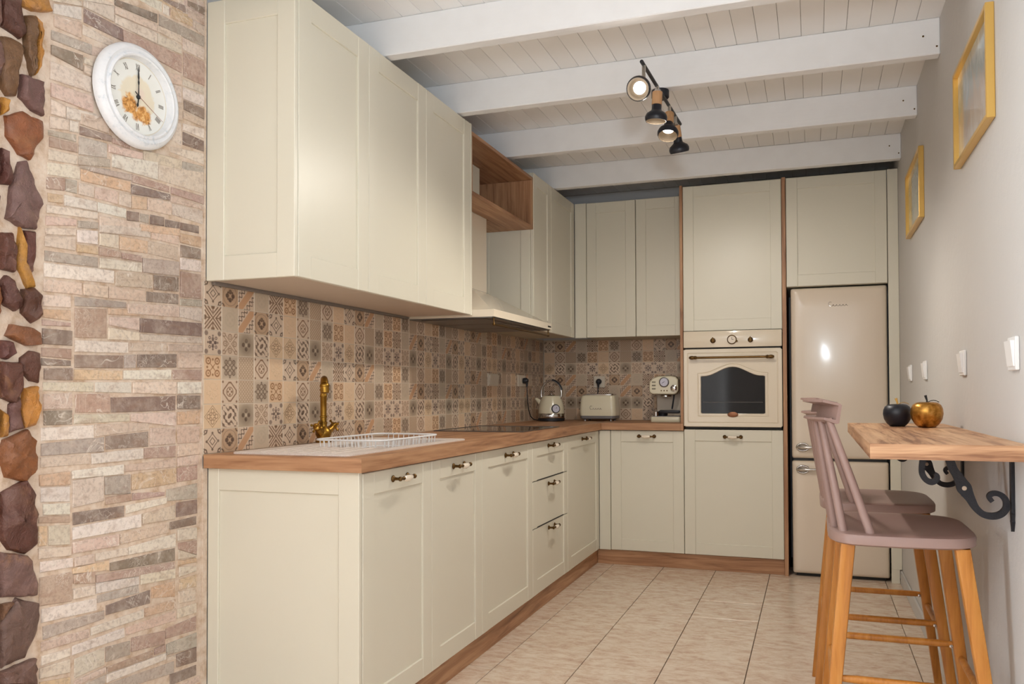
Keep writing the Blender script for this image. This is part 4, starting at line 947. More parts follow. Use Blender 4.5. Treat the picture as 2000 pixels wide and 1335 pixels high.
for cx, s in ((1.185, -1), (1.655, 1)):
    m.tube([(cx+s*.02, Fy-.034, 1.32), (cx+s*.008, Fy-.034, 1.32), (cx, Fy-.034, 1.32), (cx-s*.012, Fy-.034, 1.32), (cx-s*.018, Fy-.034, 1.32), (cx-s*.03, Fy-.034, 1.32)], [.006, .0115, .012, .0095, .012, .008], 12)
    m.tube([(cx, Fy, 1.32), (cx, Fy-.03, 1.32)], .0065, 10)
m.build('handle', BRONZE, dr)
m = MB(); m.lathe([(.022, 0), (.0225, .003), (.018, .005)], (0, 0, 0), (0, -1, 0), 28)
for v in m.bm.verts: v.co = Vector((1.426+v.co.x*1.45, Fy+v.co.y, .969+v.co.z*.72))
m.build('emblem', plain('copper_badge', (132, 86, 58), .35, .6), dr)

# ================================================================== FRIDGE
t = thing('fridge_freezer', 'tall pale cream retro fridge freezer with chrome handles', 'fridge', (2.04, YB, 0))
fx0, fx1 = 1.770, 2.312; FY = YB+.012
m = MB(); m.box(fx0+.006, fx1-.006, FY+.055, YW-.03, .03, 1.715, .01, seg=2); m.build('body', plain('fridge_side', (96, 96, 98), .5), t)
def fdoor(z0, z1, name):
    m = MB(); rings = []
    for e, y in ((.0, FY+.05), (0, FY+.022), (.004, FY+.010), (.014, FY+.003), (.03, FY)):
        rings.append([(a, y-.006*(1-((a-2.041)/.271)**2), b) for a, b in rrect(fx0+e, fx1-e, z0+e*.8, z1-e*.8, .012, 3)])
    # curved front: extra rings towards the middle
    for s in (.8, .5, .2):
        cx, cz = 2.041, (z0+z1)/2
        rings.append([(cx+(a-cx)*s, FY-.006*(1-(((a-cx)*s)/.271)**2), cz+(b-cz)*s) for a, b in rrect(fx0+.03, fx1-.03, z0+.024, z1-.024, .012, 3)])
    m.ring_strip(rings, 0, True, True, True); return m.build(name, FRIDGE, t)
d1 = fdoor(.708, 1.732, 'upper_door'); d2 = fdoor(.018, .692, 'lower_door')
for d, z in ((d1, .775), (d2, .642)):
    m = MB(); c = (fx0+.062, FY-.004, z)
    m.tube([(c[0]-.025+.034*math.cos(k*math.pi/8)*1.0+.025, c[1]-.006, z+.022*math.sin(k*math.pi/8)) for k in range(16)], .0055, 10, 0, True)
    m.tube([(c[0]-.03, c[1]-.002, z), (c[0]-.005, c[1]-.02, z), (c[0]+.06, c[1]-.024, z+.001), (c[0]+.12, c[1]-.018, z+.002), (c[0]+.135, c[1], z+.002)], [.012, .010, .008, .007, .006], 12)
    m.build('handle', CHROME, d)
def script(parent, cx, z, w, plane_y, h=.012, rad=.0016, mat=CHROME, n=5, name='lettering'):
    # raised joined-up script
    m = MB(); pts = []
    big = [(cx-w/2+h*.9+math.cos(a)*h*.75, plane_y, z+h*.35+math.sin(a)*h*1.0) for a in [math.radians(50+27*k) for k in range(10)]]
    m.tube(big, rad, 6)
    for k in range(n*8+1):
        u = k/(n*8); x = cx-w/2+h*1.5+u*(w-h*1.5); ph = u*n*2*math.pi
        pts.append((x+math.sin(ph)*h*.18, plane_y, z+h*.15*0-h*.3+math.cos(ph+math.pi)*h*.38))
    m.tube(pts, rad*.85, 6); m.build(name, mat, parent)
script(d1, 2.04, 1.625, .11, FY-.0065, .013, .0014)
m = MB(); m.box(fx0+.02, fx1-.02, FY+.03, FY+.3, .0005, .03); m.build('plinth', DARKGAP, t, False)

# ================================================================== WORKTOP APPLIANCES
KX, KY = .168, 5.245
t = thing('kettle', 'cream retro dome kettle with chrome hoop handle in the worktop corner', 'kettle', (KX, KY, ZW))
z = ZW+.0008
m = MB(); m.lathe([(.088, z), (.092, z+.004), (.092, z+.018), (.088, z+.02)], (KX, KY, 0), seg=32); m.build('power_base', BLACK, t)
m = MB(); m.lathe([(.090, z+.021), (.091, z+.024), (.091, z+.050), (.0895, z+.052)], (KX, KY, 0), seg=32); m.build('steel_band', CHROME, t)
m = MB(); m.lathe([(.0905, z+.0525), (.091, z+.058), (.0895, z+.09), (.084, z+.115), (.074, z+.145), (.066, z+.166), (.063, z+.172), (.055, z+.174), (.02, z+.176)], (KX, KY, 0), seg=32); m.build('body', KETTLE, t)
m = MB(); m.lathe([(.03, z+.176), (.026, z+.182), (.006, z+.184), (.005, z+.19), (.011, z+.194), (.012, z+.20), (.006, z+.206)], (KX, KY, 0), seg=20); m.build('lid_knob', CHROME, t)
m = MB(); hp = [(KX+.074*math.cos(a), KY, z+.190+.088*math.sin(a)) for a in [math.radians(-18+216*k/18) for k in range(19)]]
m.tube([(KX+.066, KY, z+.155)]+hp+[(KX-.066, KY, z+.155)], .0075, 10); m.build('handle_hoop', CHROME, t)
m = MB(); hp = [(KX+.078*math.cos(a), KY, z+.190+.092*math.sin(a)) for a in [math.radians(15+70*k/10) for k in range(11)]]
m.tube(hp, .0078, 10); m.build('handle_grip', BLACK, t)
m = MB(); m.tube([(KX-.075, KY-.01, z+.125), (KX-.095, KY-.014, z+.145), (KX-.110, KY-.016, z+.155)], [.02, .013, .008], 12); m.build('spout', KETTLE, t)
ga = math.radians(-52); gd = Vector((math.cos(ga), math.sin(ga), .05)); gc = Vector((KX, KY, z+.085))+Vector((math.cos(ga), math.sin(ga), 0))*.083
m = MB(); m.lathe([(.030, 0), (.031, .006), (.027, .011), (.024, .009)], gc, gd, 24); m.build('gauge_ring', BLACK, t)
m = MB(); m.lathe([(.0245, .006), (.0245, .0095)], gc, gd, 24); m.build('gauge_dial', LILAC, t)
m = MB(); m.tube([gc+gd*.0105, gc+gd*.0105+Vector((.006, .004, .012))], .0012, 6); m.build('gauge_needle', BLACK, t)
# toaster
t = thing('toaster', 'cream two-slot toaster with grey base on the worktop, plugged into the back wall', 'toaster', (.485, 5.36, ZW))
tx0, tx1, ty0, ty1 = .360, .612, 5.275, 5.445; z = ZW+.0008
m = MB(); rings = []
for e, zz in ((0, z+.036), (-.002, z+.06), (.0, z+.10), (.004, z+.15), (.010, z+.172), (.02, z+.178)):
    rings.append([(a, b, zz) for a, b in rrect(tx0+e, tx1-e, ty0+e, ty1-e, .03, 6)])
m.ring_strip(rings); m.build('body', KETTLE, t)
m = MB(); rings = []
for e, zz in ((.014, z+.012), (.002, z+.018), (.001, z+.035), (.004, z+.0362)): rings.append([(a, b, zz) for a, b in rrect(tx0+e, tx1-e, ty0+e, ty1-e, .03, 6)])
m.ring_strip(rings); m.build('base', plain('grey_plastic', (120, 118, 118), .45), t)
for a in (tx0+.035, tx1-.035):
    for b in (ty0+.03, ty1-.03):
        m = MB(); m.lathe([(.01, z), (.008, z+.013)], (a, b, 0), seg=10); m.build('foot', STEEL, t)
m = MB(); m.ring_strip([[(a, b, zz) for a, b in rrect(tx0+.02+e, tx1-.02-e, ty0+.02+e, ty1-.02-e, .02, 4)] for e, zz in ((0, z+.178), (0, z+.183), (.003, z+.185))]); m.build('top_plate', CHROME, t)
for b in (ty0+.055, ty1-.055):
    m = MB(); m.box(tx0+.045, tx1-.045, b-.013, b+.013, z+.185, z+.1862); m.build('slot', DARKGAP, t, False)
m = MB(); m.box(tx0-.006, tx0+.004, 5.335, 5.385, z+.05, z+.15, .002); m.build('side_plate', CHROME, t, False)
m = MB(); m.box(tx0-.024, tx0-.005, 5.345, 5.375, z+.076, z+.086, .003); m.lathe([(.012, 0), (.012, .012), (.009, .014)], (tx0-.005, 5.36, z+.135), (-1, 0, 0), 14); m.build('lever', CHROME, t)
script(t, .478, z+.088, .085, ty0-.0028, .012, .0014, CHROME, 4)
# espresso machine
t = thing('espresso_machine', 'cream retro espresso machine with round pressure gauge beside the oak panel', 'coffee machine', (.97, 5.33, ZW))
z = ZW+.0008; cx0, cx1 = .868, 1.066; cy0 = 5.215
m = MB(); m.ring_strip([[(a, b, zz) for a, b in rrect(cx0+e, cx1-e, cy0+e, 5.47-e, .012, 3)] for e, zz in ((.002, z), (0, z+.004), (0, z+.03), (.003, z+.034))]); m.build('base', KETTLE, t)
m = MB(); m.box(cx0+.012, cx1-.01, cy0+.01, 5.36, z+.034, z+.038, .001); m.build('drip_tray', STEEL, t, False)
m = MB(); m.box(cx0+.012, cx1-.004, 5.375, 5.47, z+.034, z+.20, .006); m.build('column', plain('warm_grey_back', (206, 194, 176), .4), t)
m = MB(); oc = [(-.5, -.32), (-.46, -.45), (-.38, -.5), (.36, -.52), (.44, -.46), (.5, -.3), (.5, .3), (.42, .46), (.26, .52), (-.18, .5), (-.38, .38), (-.49, .2)]
def head(e, y): return [(.957+a*(.192-e), y, z+.242+b*(.118-e)) for a, b in oc]
m.ring_strip([head(0, 5.46), head(0, cy0+.008), head(.006, cy0+.002), head(.014, cy0)]); hd = m.build('head', KETTLE, t, False)
m = MB(); m.ring_strip([head(-.002, cy0+.028), head(-.006, cy0+.03), head(-.006, cy0+.036), head(-.002, cy0+.038)], 0, True, False, False); m.build('chrome_trim', CHROME, hd, False)
m = MB(); m.lathe([(.033, 0), (.033, .008), (.027, .011), (.0265, .007)], (.962, cy0, z+.262), (0, -1, 0), 28); m.build('gauge_ring', STEEL, hd)
m = MB(); m.lathe([(.027, .004), (.027, .0085)], (.962, cy0, z+.262), (0, -1, 0), 28); m.build('gauge_dial', LILAC, hd)
m = MB(); m.tube([(.948, cy0-.0095, z+.255), (.966, cy0-.0095, z+.266)], .0012, 6); m.build('gauge_needle', plain('needle_blue', (60, 62, 110), .4), hd)
m = MB(); m.lathe([(.022, 0), (.022, .006), (.016, .008), (.015, .016), (.01, .018)], (1.026, cy0, z+.222), (0, -1, 0), 20); m.build('steam_knob', CHROME, hd)
for k in range(3):
    m = MB(); m.box(.880, .905, cy0-.003, cy0+.001, z+.214+.022*k, z+.224+.022*k, .001); m.build('button', plain('button_grey%d' % k, (150, 142, 120), .4), hd, False)
    m = MB(); m.lathe([(.0045, 0), (.0035, .002)], (.942+.019*k, cy0, z+.206), (0, -1, 0), 10); m.build('indicator', BRONZE, hd)
m = MB(); m.lathe([(.034, z+.182), (.036, z+.178), (.036, z+.166), (.03, z+.164)], (.962, 5.28, 0), seg=24); m.build('group_head', CHROME, t)
m = MB(); m.tube([(1.018, 5.27, z+.178), (1.016, 5.262, z+.15), (1.010, 5.25, z+.10), (1.008, 5.245, z+.085)], [.005, .005, .006, .005], 8); m.build('steam_wand', BLACK, t)
m = MB(); m.box(.925, 1.06, 5.232, 5.254, z+.056, z+.078, .006, seg=2); m.lathe([(.03, z+.0385), (.032, z+.05), (.032, z+.07), (.028, z+.072)], (.94, 5.285, 0), seg=20); tag(m.build('portafilter', BLACK), 'black portafilter lying on the drip tray of the espresso machine', 'portafilter')
m = MB(); m.lathe([(.020, z+.0385), (.020, z+.066), (.012, z+.07), (.004, z+.074), (.004, z+.082), (.006, z+.088), (.003, z+.092)], (.902, 5.24, 0), seg=20); tag(m.build('tamper', CHROME), 'small chrome tamper on the left of the drip tray', 'tamper')

# sockets on the tiles, plugs and cords
def plate(name, label, side, a0, a1, z0, z1, mat, rock=0, hole=False, cat='socket', x=0.0):
    ln = {'L': lambda d, a, b: (d, a, b), 'B': lambda d, a, b: (a, YW-d, b), 'R': lambda d, a, b: (XR-d, a, b)}[side]
    t = thing(name, label, cat, ln(0, (a0+a1)/2, z0)); m = MB()
    def bx(m, d0, d1, p0, p1, q0, q1, bev):
        A, B = ln(d0, p0, q0), ln(d1, p1, q1); m.box(min(A[0], B[0]), max(A[0], B[0]), min(A[1], B[1]), max(A[1], B[1]), q0, q1, bev)
    bx(m, .0006, .010, a0, a1, z0, z1, .002); f = m.build('plate', mat, t, False)
    n = max(rock, 1); w = (a1-a0-.016)/n
    for k in range(n):
        m = MB()
        if hole: m.lathe([(.021, .0095), (.021, .012), (.018, .012), (.017, .0102)], ln(0, (a0+a1)/2, (z0+z1)/2), {'L': (1, 0, 0), 'B': (0, -1, 0), 'R': (-1, 0, 0)}[side], 24); m.build('socket_well', mat, t)
        else:
            p0 = a0+.008+w*k+.0006; p1 = p0+w-.0012
            c = [ln(.0102, p0, z0+.010), ln(.0102, p1, z0+.010), ln(.0102, p1, z1-.010), ln(.0102, p0, z1-.010)]
            cc = [ln(.0135, p0, z0+.010), ln(.0135, p1, z0+.010), ln(.020, p1, z1-.010), ln(.020, p0, z1-.010)]
            m.ring_strip([c, cc]); m.build('rocker', mat, t, False)
    return t
plate('light_switch', 'ivory double switch on the left tiled wall beside the hob', 'L', 4.50, 4.66, 1.150, 1.228, IVORYP, 2, cat='switch')
plate('wall_socket', 'ivory socket on the left tiled wall near the corner', 'L', 5.018, 5.150, 1.150, 1.228, IVORYP, 0, True)
plate('wall_socket', 'ivory socket on the back wall tiles above the toaster', 'B', .385, .468, 1.142, 1.226, IVORYP, 0, True)
def plug(label, o, ax, cord):
    t = thing('power_plug', label, 'plug', o); o = Vector(o)
    m = MB(); m.lathe([(.019, .0), (.020, .006), (.020, .022), (.013, .034), (.009, .036)], o, ax, 18)
    e = o+Vector(ax)*.026; m.tube([e, e+Vector((0, 0, -.018)), e+Vector((0, 0, -.042))], [.011, .009, .005], 10); m.build('plug_body', BLACK, t)
    m = MB(); m.tube([e+Vector((0, 0, -.038))]+[Vector(p) for p in cord], .0035, 8); m.build('cord', BLACK, t)
plug('black plug and hanging cord of the kettle in the corner socket', (.0122, 5.108, 1.189), (1, 0, 0), [(.04, 5.11, 1.10), (.038, 5.125, 1.04), (.036, 5.15, .985), (.038, 5.18, .945), (.05, 5.21, .922), (.072, 5.24, .9165)])
plug('black plug and short cord of the toaster in the back wall socket', (.427, YW-.0122, 1.186), (0, -1, 0), [(.424, YW-.04, 1.12), (.42, YW-.045, 1.06), (.42, YW-.05, .99), (.43, 5.49, .94), (.45, 5.455, .935)])
# ================================================================== CLOCK
CY, CZ = 1.829, 1.982
t = thing('wall_clock', 'round white distressed wall clock with roman numerals on the brick wall', 'clock', (.004, CY, CZ-.158))
O0 = .0045
white = Mat('distressed_white', .45); white.color(white.ramp(white.noise(white.coord(), 40, 5, .7), ((.28, (196, 206, 214)), (.42, (232, 233, 236)), (.7, (240, 240, 242))))); white = white.m
m = MB(); m.lathe([(.143, 0), (.150, .006), (.151, .016), (.146, .025), (.141, .029), (.134, .033), (.127, .030), (.124, .029), (.122, .034), (.117, .036), (.113, .033), (.111, .020), (.110, .012)], (O0, CY, CZ), (1, 0, 0), 64, 0, True, False); m.build('rim', white, t)
dial = Mat('clock_print', .4); tc = dial.node('ShaderNodeTexCoord'); sp = dial.node('ShaderNodeSeparateXYZ'); dial.link(tc.outputs['Object'], sp.inputs[0])
dy = (S(dial.nt, sp.outputs[1]))*9.0; dz = (S(dial.nt, sp.outputs[2])-.158)*9.0
nz = dial.noise(tc.outputs['Object'], 24, 4, .6, .8); nf = dial.noise(tc.outputs['Object'], 75, 4, .6, .6)
rr = hyp(dy, dz)+(nz-.5)*.35
c = dial.mix(below(rr, .56, .06)*.8, (242, 241, 235), (238, 224, 196))
fl = below(hyp(dy+.26, dz+.26)+(nz-.5)*.5, .26, .08).max(below(hyp(dy-.2, dz+.42)+(nz-.5)*.5, .24, .08)).max(below(hyp(dy+.06, dz+.5)+(nz-.5)*.4, .14, .08))
c = dial.mix(fl, c, dial.ramp(nf, ((.35, (148, 96, 42)), (.5, (216, 150, 74)), (.65, (240, 196, 130)))))
c = dial.mix(below(hyp(dy-.1, dz-.12), .14, .1)*.4, c, (238, 206, 196)); c = dial.mix(line(hyp(dy, dz), .97, .012, .02)*.5, c, (196, 170, 120)); dial.color(c); dial = dial.m
m = MB(); m.lathe([(.112, .004), (.112, .012)], (O0, CY, CZ), (1, 0, 0), 48); m.build('dial', dial, t)
ROM = ['XII', 'I', 'II', 'III', 'IIII', 'V', 'VI', 'VII', 'VIII', 'IX', 'X', 'XI']
inkm = plain('numeral_ink', (150, 142, 134), .6); FX = O0+.0123
for k, rn in enumerate(ROM):
    th = math.radians(90-30*k); er = Vector((0, math.cos(th), math.sin(th))); et = Vector((0, math.sin(th), -math.cos(th)))
    cw = {'I': .0036, 'V': .008, 'X': .008}; tot = sum(cw[q] for q in rn); u = -tot/2
    def bar(p, q, w=.0011):
        C = Vector((FX, CY, CZ)); a = C+er*p[1]+et*p[0]; b = C+er*q[1]+et*q[0]; n = (b-a).normalized().cross(Vector((1, 0, 0)))*w
        m.ring_strip([[a+n, a-n, b-n, b+n], [v+Vector((.0004, 0, 0)) for v in (a+n, a-n, b-n, b+n)]])
    m = MB()
    for q in rn:
        w = cw[q]; c_ = u+w/2
        if q == 'I': bar((c_, .078), (c_, .097))
        if q == 'V': bar((c_-.003, .097), (c_, .078)); bar((c_+.003, .097), (c_, .078), .0006)
        if q == 'X': bar((c_-.003, .097), (c_+.003, .078)); bar((c_+.003, .097), (c_-.003, .078), .0006)
        u += w
    m.build('numeral', inkm, t, False)
m = MB(); m.lathe([(.006, .0125), (.006, .018), (.003, .02)], (O0, CY, CZ), (1, 0, 0), 14)
m.ribbon([(0, 0, 0)]*0 or [(CY-.004, CZ-.03, .003), (CY-.0035, CZ-.024, .0075), (CY-.002, CZ-.018, .003), (CY, CZ, .004), (CY+.0, CZ+.035, .0022), (CY+.0, CZ+.043, .006), (CY+.0, CZ+.05, .0025), (CY-.0005, CZ+.058, .0055), (CY-.001, CZ+.088, .001)], .0012, 0)
for v in m.bm.verts:
    if abs(v.co.y) < .001: v.co = Vector((O0+.016+v.co.y, v.co.x, v.co.z))
m.build('hands', BLACK, t)
m = MB(); m.tube([(O0+.0195, CY-.016, CZ+.0105), (O0+.0195, CY, CZ)], .0014, 6); m.tube([(O0+.0195, CY, CZ), (O0+.0195, CY+.06, CZ-.032), (O0+.0195, CY+.088, CZ-.046)], [.0008, .0006, .0004], 6, 1); m.build('second_hand', [BLACK, plain('second_hand_red', (150, 92, 70), .4)], t)
glass = Mat('clear_glass', .02); glass.b.inputs['Transmission Weight'].default_value = 1.0; glass.b.inputs['IOR'].default_value = 1.1; glass.color((255, 255, 255)); glass = glass.m

# ================================================================== TRACK LIGHT
BX, BZ = 1.298, 2.372
t = thing('track_spotlight', 'black ceiling spotlight bar with four bell-shaped heads under the beams', 'ceiling light', (BX, 3.40, ZB))
m = MB(); m.lathe([(.037, ZB-.0005), (.038, ZB-.004), (.038, ZB-.030), (.035, ZB-.033)], (1.280, 3.392, 0), seg=28); m.build('canopy', BLUEBLACK, t)
m = MB(); m.tube([(1.285, 2.975, BZ), (1.312, 3.735, BZ)], .0075, 10); m.build('bar', BLACK, t)
BULB = Mat('lit_bulb', .4); BULB.color((255, 240, 220)); BULB.b.inputs['Emission Color'].default_value = (1, .93, .82, 1); BULB.b.inputs['Emission Strength'].default_value = 5.0; BULB = BULB.m
INNER = plain('shade_inside', (120, 104, 84), .45, .2)
heads = [((1.287, 3.005), (.0, -.87, -.44), .072), ((1.298, 3.23), (-.06, .02, -.99), .016), ((1.306, 3.47), (.0, -.36, -.90), .028), ((1.309, 3.61), (.10, .32, -.93), .035)]
for (hx, hy), d, drop in heads:
    d = Vector(d).normalized(); pv = Vector((hx, hy, BZ-.008-drop))
    m = MB(); m.tube([(hx, hy, BZ-.004), (hx, hy, pv.z)], .0075, 10); m.lathe([(.009, -.010), (.009, .010)], pv, d.orthogonal(), 12); st = m.build('stem', CHROME, t)
    m = MB(); m.lathe([(.021, .0), (.021, .052)], pv+d*.004, d, 20); m.build('wood_neck', WNECK, st)
    q = pv+d*.056
    m = MB(); m.lathe([(.019, 0), (.020, .002), (.020, .018), (.022, .024), (.030, .030), (.041, .038), (.046, .050), (.0455, .060), (.042, .068), (.0405, .068)], q, d, 32, 0, True, False)
    m.build('shade', BLUEBLACK, st)
    m = MB(); m.lathe([(.0405, .068), (.043, .058), (.043, .050), (.038, .041), (.028, .034), (.0255, .033)], q, d, 32, 0, False, False); m.build('shade_lining', INNER, st)
    m = MB(); m.lathe([(.0235, .028), (.0235, .036), (.018, .040), (.008, .042)], q, d, 24); m.build('bulb', BULB, st)
    l = bpy.data.lights.new('spot_beam', 'SPOT'); l.energy = 3 if hy < 3.1 else (11 if hy < 3.3 else 19); l.spot_size = math.radians(160); l.spot_blend = .6; l.color = (1, .94, .85); l.shadow_soft_size = .025
    lo = bpy.data.objects.new('spot_beam', l); COL.objects.link(lo); lo.location = q+d*.072; lo.rotation_euler = d.to_track_quat('-Z', 'Y').to_euler()

# ================================================================== PICTURES, SWITCHES
def art(name, sky, mid, low):
    A = Mat(name, .08, 0, .5); c = A.coord('Object', (1, 6, 3)); n = A.noise(c, 2.2, 4, .6, .8)
    tcx = A.node('ShaderNodeTexCoord'); s_ = A.node('ShaderNodeSeparateXYZ'); A.link(tcx.outputs['Object'], s_.inputs[0]); zz = S(A.nt, s_.outputs[2])
    A.color(A.ramp(((zz*2.4+.1)+(n-.5)*.7).clamp(), ((.12, low), (.42, mid), (.62, (150, 160, 160)), (.9, sky)))); return A.m
for lb, y0, y1, z0, z1, am in (('large gold framed picture on the right wall near the front', 2.415, 2.955, 1.853, 2.170, art('print_one', (206, 210, 204), (178, 158, 140), (206, 196, 184))), ('gold framed picture further back on the right wall, above the switches', 3.87, 4.415, 1.884, 2.205, art('print_two', (196, 204, 196), (170, 176, 164), (206, 200, 180)))):
    t = thing('picture_frame', lb, 'picture', (XR, (y0+y1)/2, z0), 'gold framed pictures')
    m = MB(); w = .014; x0, x1 = XR-.023, XR-.0006
    m.box(x0, x1, y0, y0+w, z0, z1, .0015); m.box(x0, x1, y1-w, y1, z0, z1, .0015); m.box(x0, x1, y0+w, y1-w, z0, z0+w, .0015); m.box(x0, x1, y0+w, y1-w, z1-w, z1, .0015); m.build('frame', GOLD, t, False)
    m = MB(); m.box(XR-.008, XR-.002, y0+w-.001, y1-w+.001, z0+w-.001, z1-w+.001); m.build('print', am, t, False)
for lb, y0, rk in (('white light switch on the right wall nearest to the camera', 2.19, 1), ('white light switch on the right wall between the gold apple and the near switch', 2.895, 2), ('white light switch on the right wall above the gold apple', 3.835, 2), ('small white light switch on the right wall closest to the fridge', 4.40, 1)):
    plate('light_switch', lb, 'R', y0, y0+.083, 1.160, 1.243, WHITEP, rk, False, 'switch')

# ================================================================== BREAKFAST BAR
BY0, BY1, BX0 = 2.075, 3.405, 2.026
t = thing('breakfast_bar', 'oak breakfast bar shelf fixed to the right wall', 'bar table', (2.2, 2.74, .945))
m = MB(); m.box(BX0, XR-.001, BY0, BY1, .9455, .983, .0015); m.build('top', WBARY, t, False)
m = MB(); m.box(BX0, XR-.001, BY0-.0012, BY0, .9458, .9827, .0004); m.build('edge_band', WBAR, t, False)
SCA = [(2.325, .829, .0109), (2.318, .84, .0118), (2.323, .848, .0128), (2.335, .85, .0131), (2.348, .844, .0142), (2.356, .831, .0149), (2.356, .813, .0157), (2.344, .798, .0164), (2.325, .792, .0168), (2.304, .796, .0164), (2.287, .812, .0173), (2.276, .833, .0219), (2.268, .848, .029), (2.261, .862, .035), (2.253, .879, .027), (2.244, .896, .0219), (2.236, .91, .0209), (2.228, .934, .020)]
SCB = [(2.166, .934, .0146), (2.163, .912, .0142), (2.164, .894, .0146), (2.173, .879, .0149), (2.186, .874, .0155), (2.197, .881, .0146), (2.198, .891, .0128), (2.193, .896, .009)]
def catmull(pts, n=4):
    out = []; Q = [pts[0]]+list(pts)+[pts[-1]]
    for i in range(1, len(Q)-2):
        for k in range(n):
            u = k/n; out.append(tuple(.5*((2*Q[i][j])+(-Q[i-1][j]+Q[i+1][j])*u+(2*Q[i-1][j]-5*Q[i][j]+4*Q[i+1][j]-Q[i+2][j])*u*u+(-Q[i-1][j]+3*Q[i][j]-3*Q[i+1][j]+Q[i+2][j])*u**3) for j in range(3)))
    return out+[tuple(pts[-1])]
for by, lb in ((2.27, 'black wrought iron scroll bracket under the near end of the breakfast bar'), (2.98, 'black iron scroll bracket further back under the breakfast bar')):
    t = thing('scroll_bracket', lb, 'bracket', (XR, by, .76), 'iron scroll brackets')
    m = MB(); m.box(XR-.0085, XR-.0008, by-.011, by+.011, .80, .9445, .001); m.prism([(-.011, .80), (-.007, .785), (-.010, .780), (-.006, .772), (0, .755), (.006, .772), (.010, .780), (.007, .785), (.011, .80)], lambda a, b: (XR-.0008, by+a, b), lambda a, b: (XR-.0085, by+a, b)); m.build('wall_bar', IRON, t, False)
    m = MB(); m.box(2.140, XR-.009, by-.011, by+.011, .938, .9448, .001); m.build('top_bar', IRON, t, False)
    m = MB(); m.ribbon(catmull(SCA), .012, by); m.build('scroll', IRON, t)
    m = MB(); m.ribbon(catmull(SCB), .012, by); m.build('small_scroll', IRON, t)
    m = MB(); m.lathe([(.0058, 0), (.0055, .002), (.002, .003)], (2.261, by-.006, .861), (0, -1, 0), 12); m.build('rivet', plain('pale_rivet', (190, 170, 150), .5), t)
# apples
def apple(lb, x, y, r, mat, smat):
    z = .9832; t = thing('decorative_apple', lb, 'ornament', (x, y, z), 'metal apples')
    prof = [(.30, .0), (.52, .02), (.74, .22), (.93, .55), (1.0, .92), (.97, 1.22), (.86, 1.47), (.66, 1.62), (.42, 1.66), (.2, 1.58), (.06, 1.48)]
    m = MB(); m.lathe([(a*r, z+b*r) for a, b in prof], (x, y, 0), seg=36); m.build('fruit', mat, t)
    m = MB(); m.tube([(x, y, z+1.48*r), (x+.001, y, z+1.75*r), (x-.004, y, z+2.1*r)], [.0028, .0028, .0048], 8); m.build('stem', smat, t)
    m = MB(); rings = []
    for k, w in enumerate((.001, .006, .008, .006, .001)):
        c = Vector((x+.004+.011*k*.8, y, z+1.66*r+.006*math.sin(k*.8))); rings.append([c+Vector((0, -w, .0)), c+Vector((0, 0, .0016)), c+Vector((0, w, 0)), c+Vector((0, 0, -.0012))])
    m.ring_strip(rings); m.build('leaf', smat, t)
apple('satin black decorative apple with a gold stem on the bar', 2.182, 3.10, .048, BLUEBLACK, GOLD)
apple('shiny gold decorative apple with a black stem on the bar', 2.270, 3.03, .053, GOLDLEAF, BLACK)

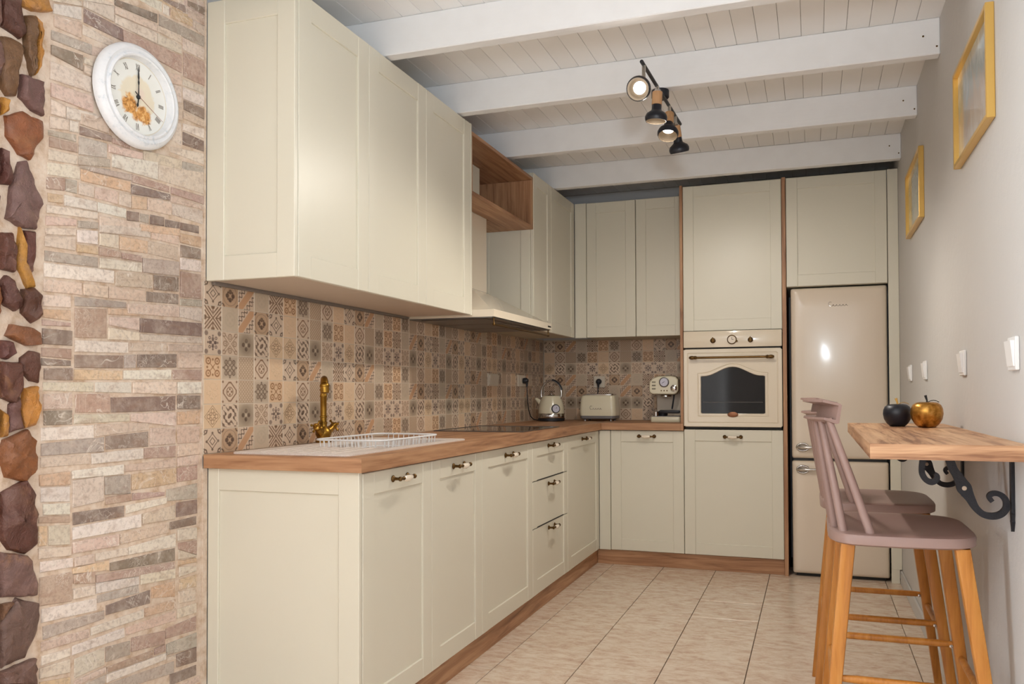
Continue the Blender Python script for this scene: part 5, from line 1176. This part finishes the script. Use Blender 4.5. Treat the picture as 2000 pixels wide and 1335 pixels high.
# ================================================================== STOOLS
def make_stool(lb, loc):
    t = thing('bar_stool', lb, 'stool', loc, 'bar stools'); B = Vector(loc)
    def T(p): return (B.x+p[0], B.y+p[1], B.z+p[2])
    ZS = .735
    def outline(e, n=44):
        out = []
        for k in range(n):
            a = 2*math.pi*k/n; ca, sa = math.cos(a), math.sin(a); pw = .42
            x = math.copysign(abs(ca)**pw, ca)*(.186-e); y = math.copysign(abs(sa)**pw, sa)*(.222-e)
            y *= 1-.06*max(0, x)/.186 if x > 0 else 1.0
            out.append((x, y))
        return out
    m = MB(); dish = lambda x, y, s: -.010*max(0, 1-(x/.15)**2-(y/.18)**2)
    rings = [[T((x, y, z)) for x, y in outline(e)] for e, z in ((.03, ZS-.030), (.010, ZS-.031), (.001, ZS-.026), (0, ZS-.008), (.003, ZS-.002), (.010, ZS))]
    for s in (.85, .65, .4, .15): rings.append([T((x*s, y*s, ZS+dish(x*s, y*s, s))) for x, y in outline(.010)])
    m.ring_strip(rings); m.build('seat', TAUPE, t)
    for sx in (-1, 1):
        for sy in (-1, 1):
            tx = -.135 if sx < 0 else .140; bx = -.205 if sx < 0 else .232
            m = MB(); rings = []
            for z, w in ((ZS-.03, .0185), (.45, .0175), (.0005, .0135)):
                f = (ZS-.03-z)/(ZS-.03); x = tx+(bx-tx)*f; y = sy*(.172+.055*f)
                rings.append([T((x+a, y+b, z)) for a, b in rrect(-w, w, -w, w, w*.35, 2)])
            m.ring_strip(list(reversed(rings))); m.build('leg', WPINE, t)
    def lp(sx, sy, z):
        tx = -.135 if sx < 0 else .140; bx = -.205 if sx < 0 else .232; f = (ZS-.03-z)/(ZS-.03); return (tx+(bx-tx)*f, sy*(.172+.055*f), z)
    for a, b, z in (((-1, -1), (1, -1), .352), ((-1, 1), (1, 1), .352), ((1, -1), (1, 1), .315), ((-1, -1), (-1, 1), .315)):
        p, q = Vector(lp(*a, z)), Vector(lp(*b, z)); d = (q-p).normalized()
        m = MB(); m.tube([T(p+d*.012), T(p+d*.05), T(q-d*.05), T(q-d*.012)], [.0085, .0105, .0105, .0085], 10); m.build('stretcher', WPINE, t)
    for sy in (-1, 1):
        p = Vector(lp(1, sy, .352)); m = MB(); m.lathe([(.005, 0), (.005, .003), (.002, .004)], T(p+Vector((-.022, -.012, -.003))), (0, -1, 0), 10); m.build('bolt', CHROME, t)
    rods = [(-.078, -.188), (-.146, -.166), (-.166, -.098), (-.170, -.032), (-.170, .032), (-.166, .098), (-.146, .166), (-.078, .188)]
    tops = []
    for k, (x, y) in enumerate(rods):
        u = -1+2*k/7; tx = -.222+.042*u*u; ty = u*.135
        m = MB(); m.tube([T((x, y, ZS-.006)), T((x*.6+tx*.4, y*.6+ty*.4, ZS+.12)), T((tx, ty, 1.034))], [.0115, .0112, .0095], 10); m.build('spindle', TAUPE, t)
    # top rail: curved channel, web to the front, open to the back
    sec = [(.020, -.034), (.030, .026), (.024, .032), (-.030, .044), (-.032, .037), (.019, .025), (.010, -.022), (-.028, -.014), (-.030, -.021), (.012, -.036)]
    rings = []
    for k in range(15):
        u = -1.12+2.24*k/14; cx = -.222+.042*u*u; cy = u*.135; n = Vector((1, -.6*u*.5, 0)).normalized()
        rings.append([T((cx+n.x*a*.85, cy+n.y*a*.85, 1.050+b*.82)) for a, b in sec])
    m = MB(); m.ring_strip(rings); m.build('top_rail', TAUPE, t, False)
    return t
make_stool('nearer taupe bar stool with honey wooden legs at the breakfast bar', (2.116, 2.45, 0))
make_stool('farther taupe bar stool, behind the nearer one at the breakfast bar', (2.100, 3.065, 0))
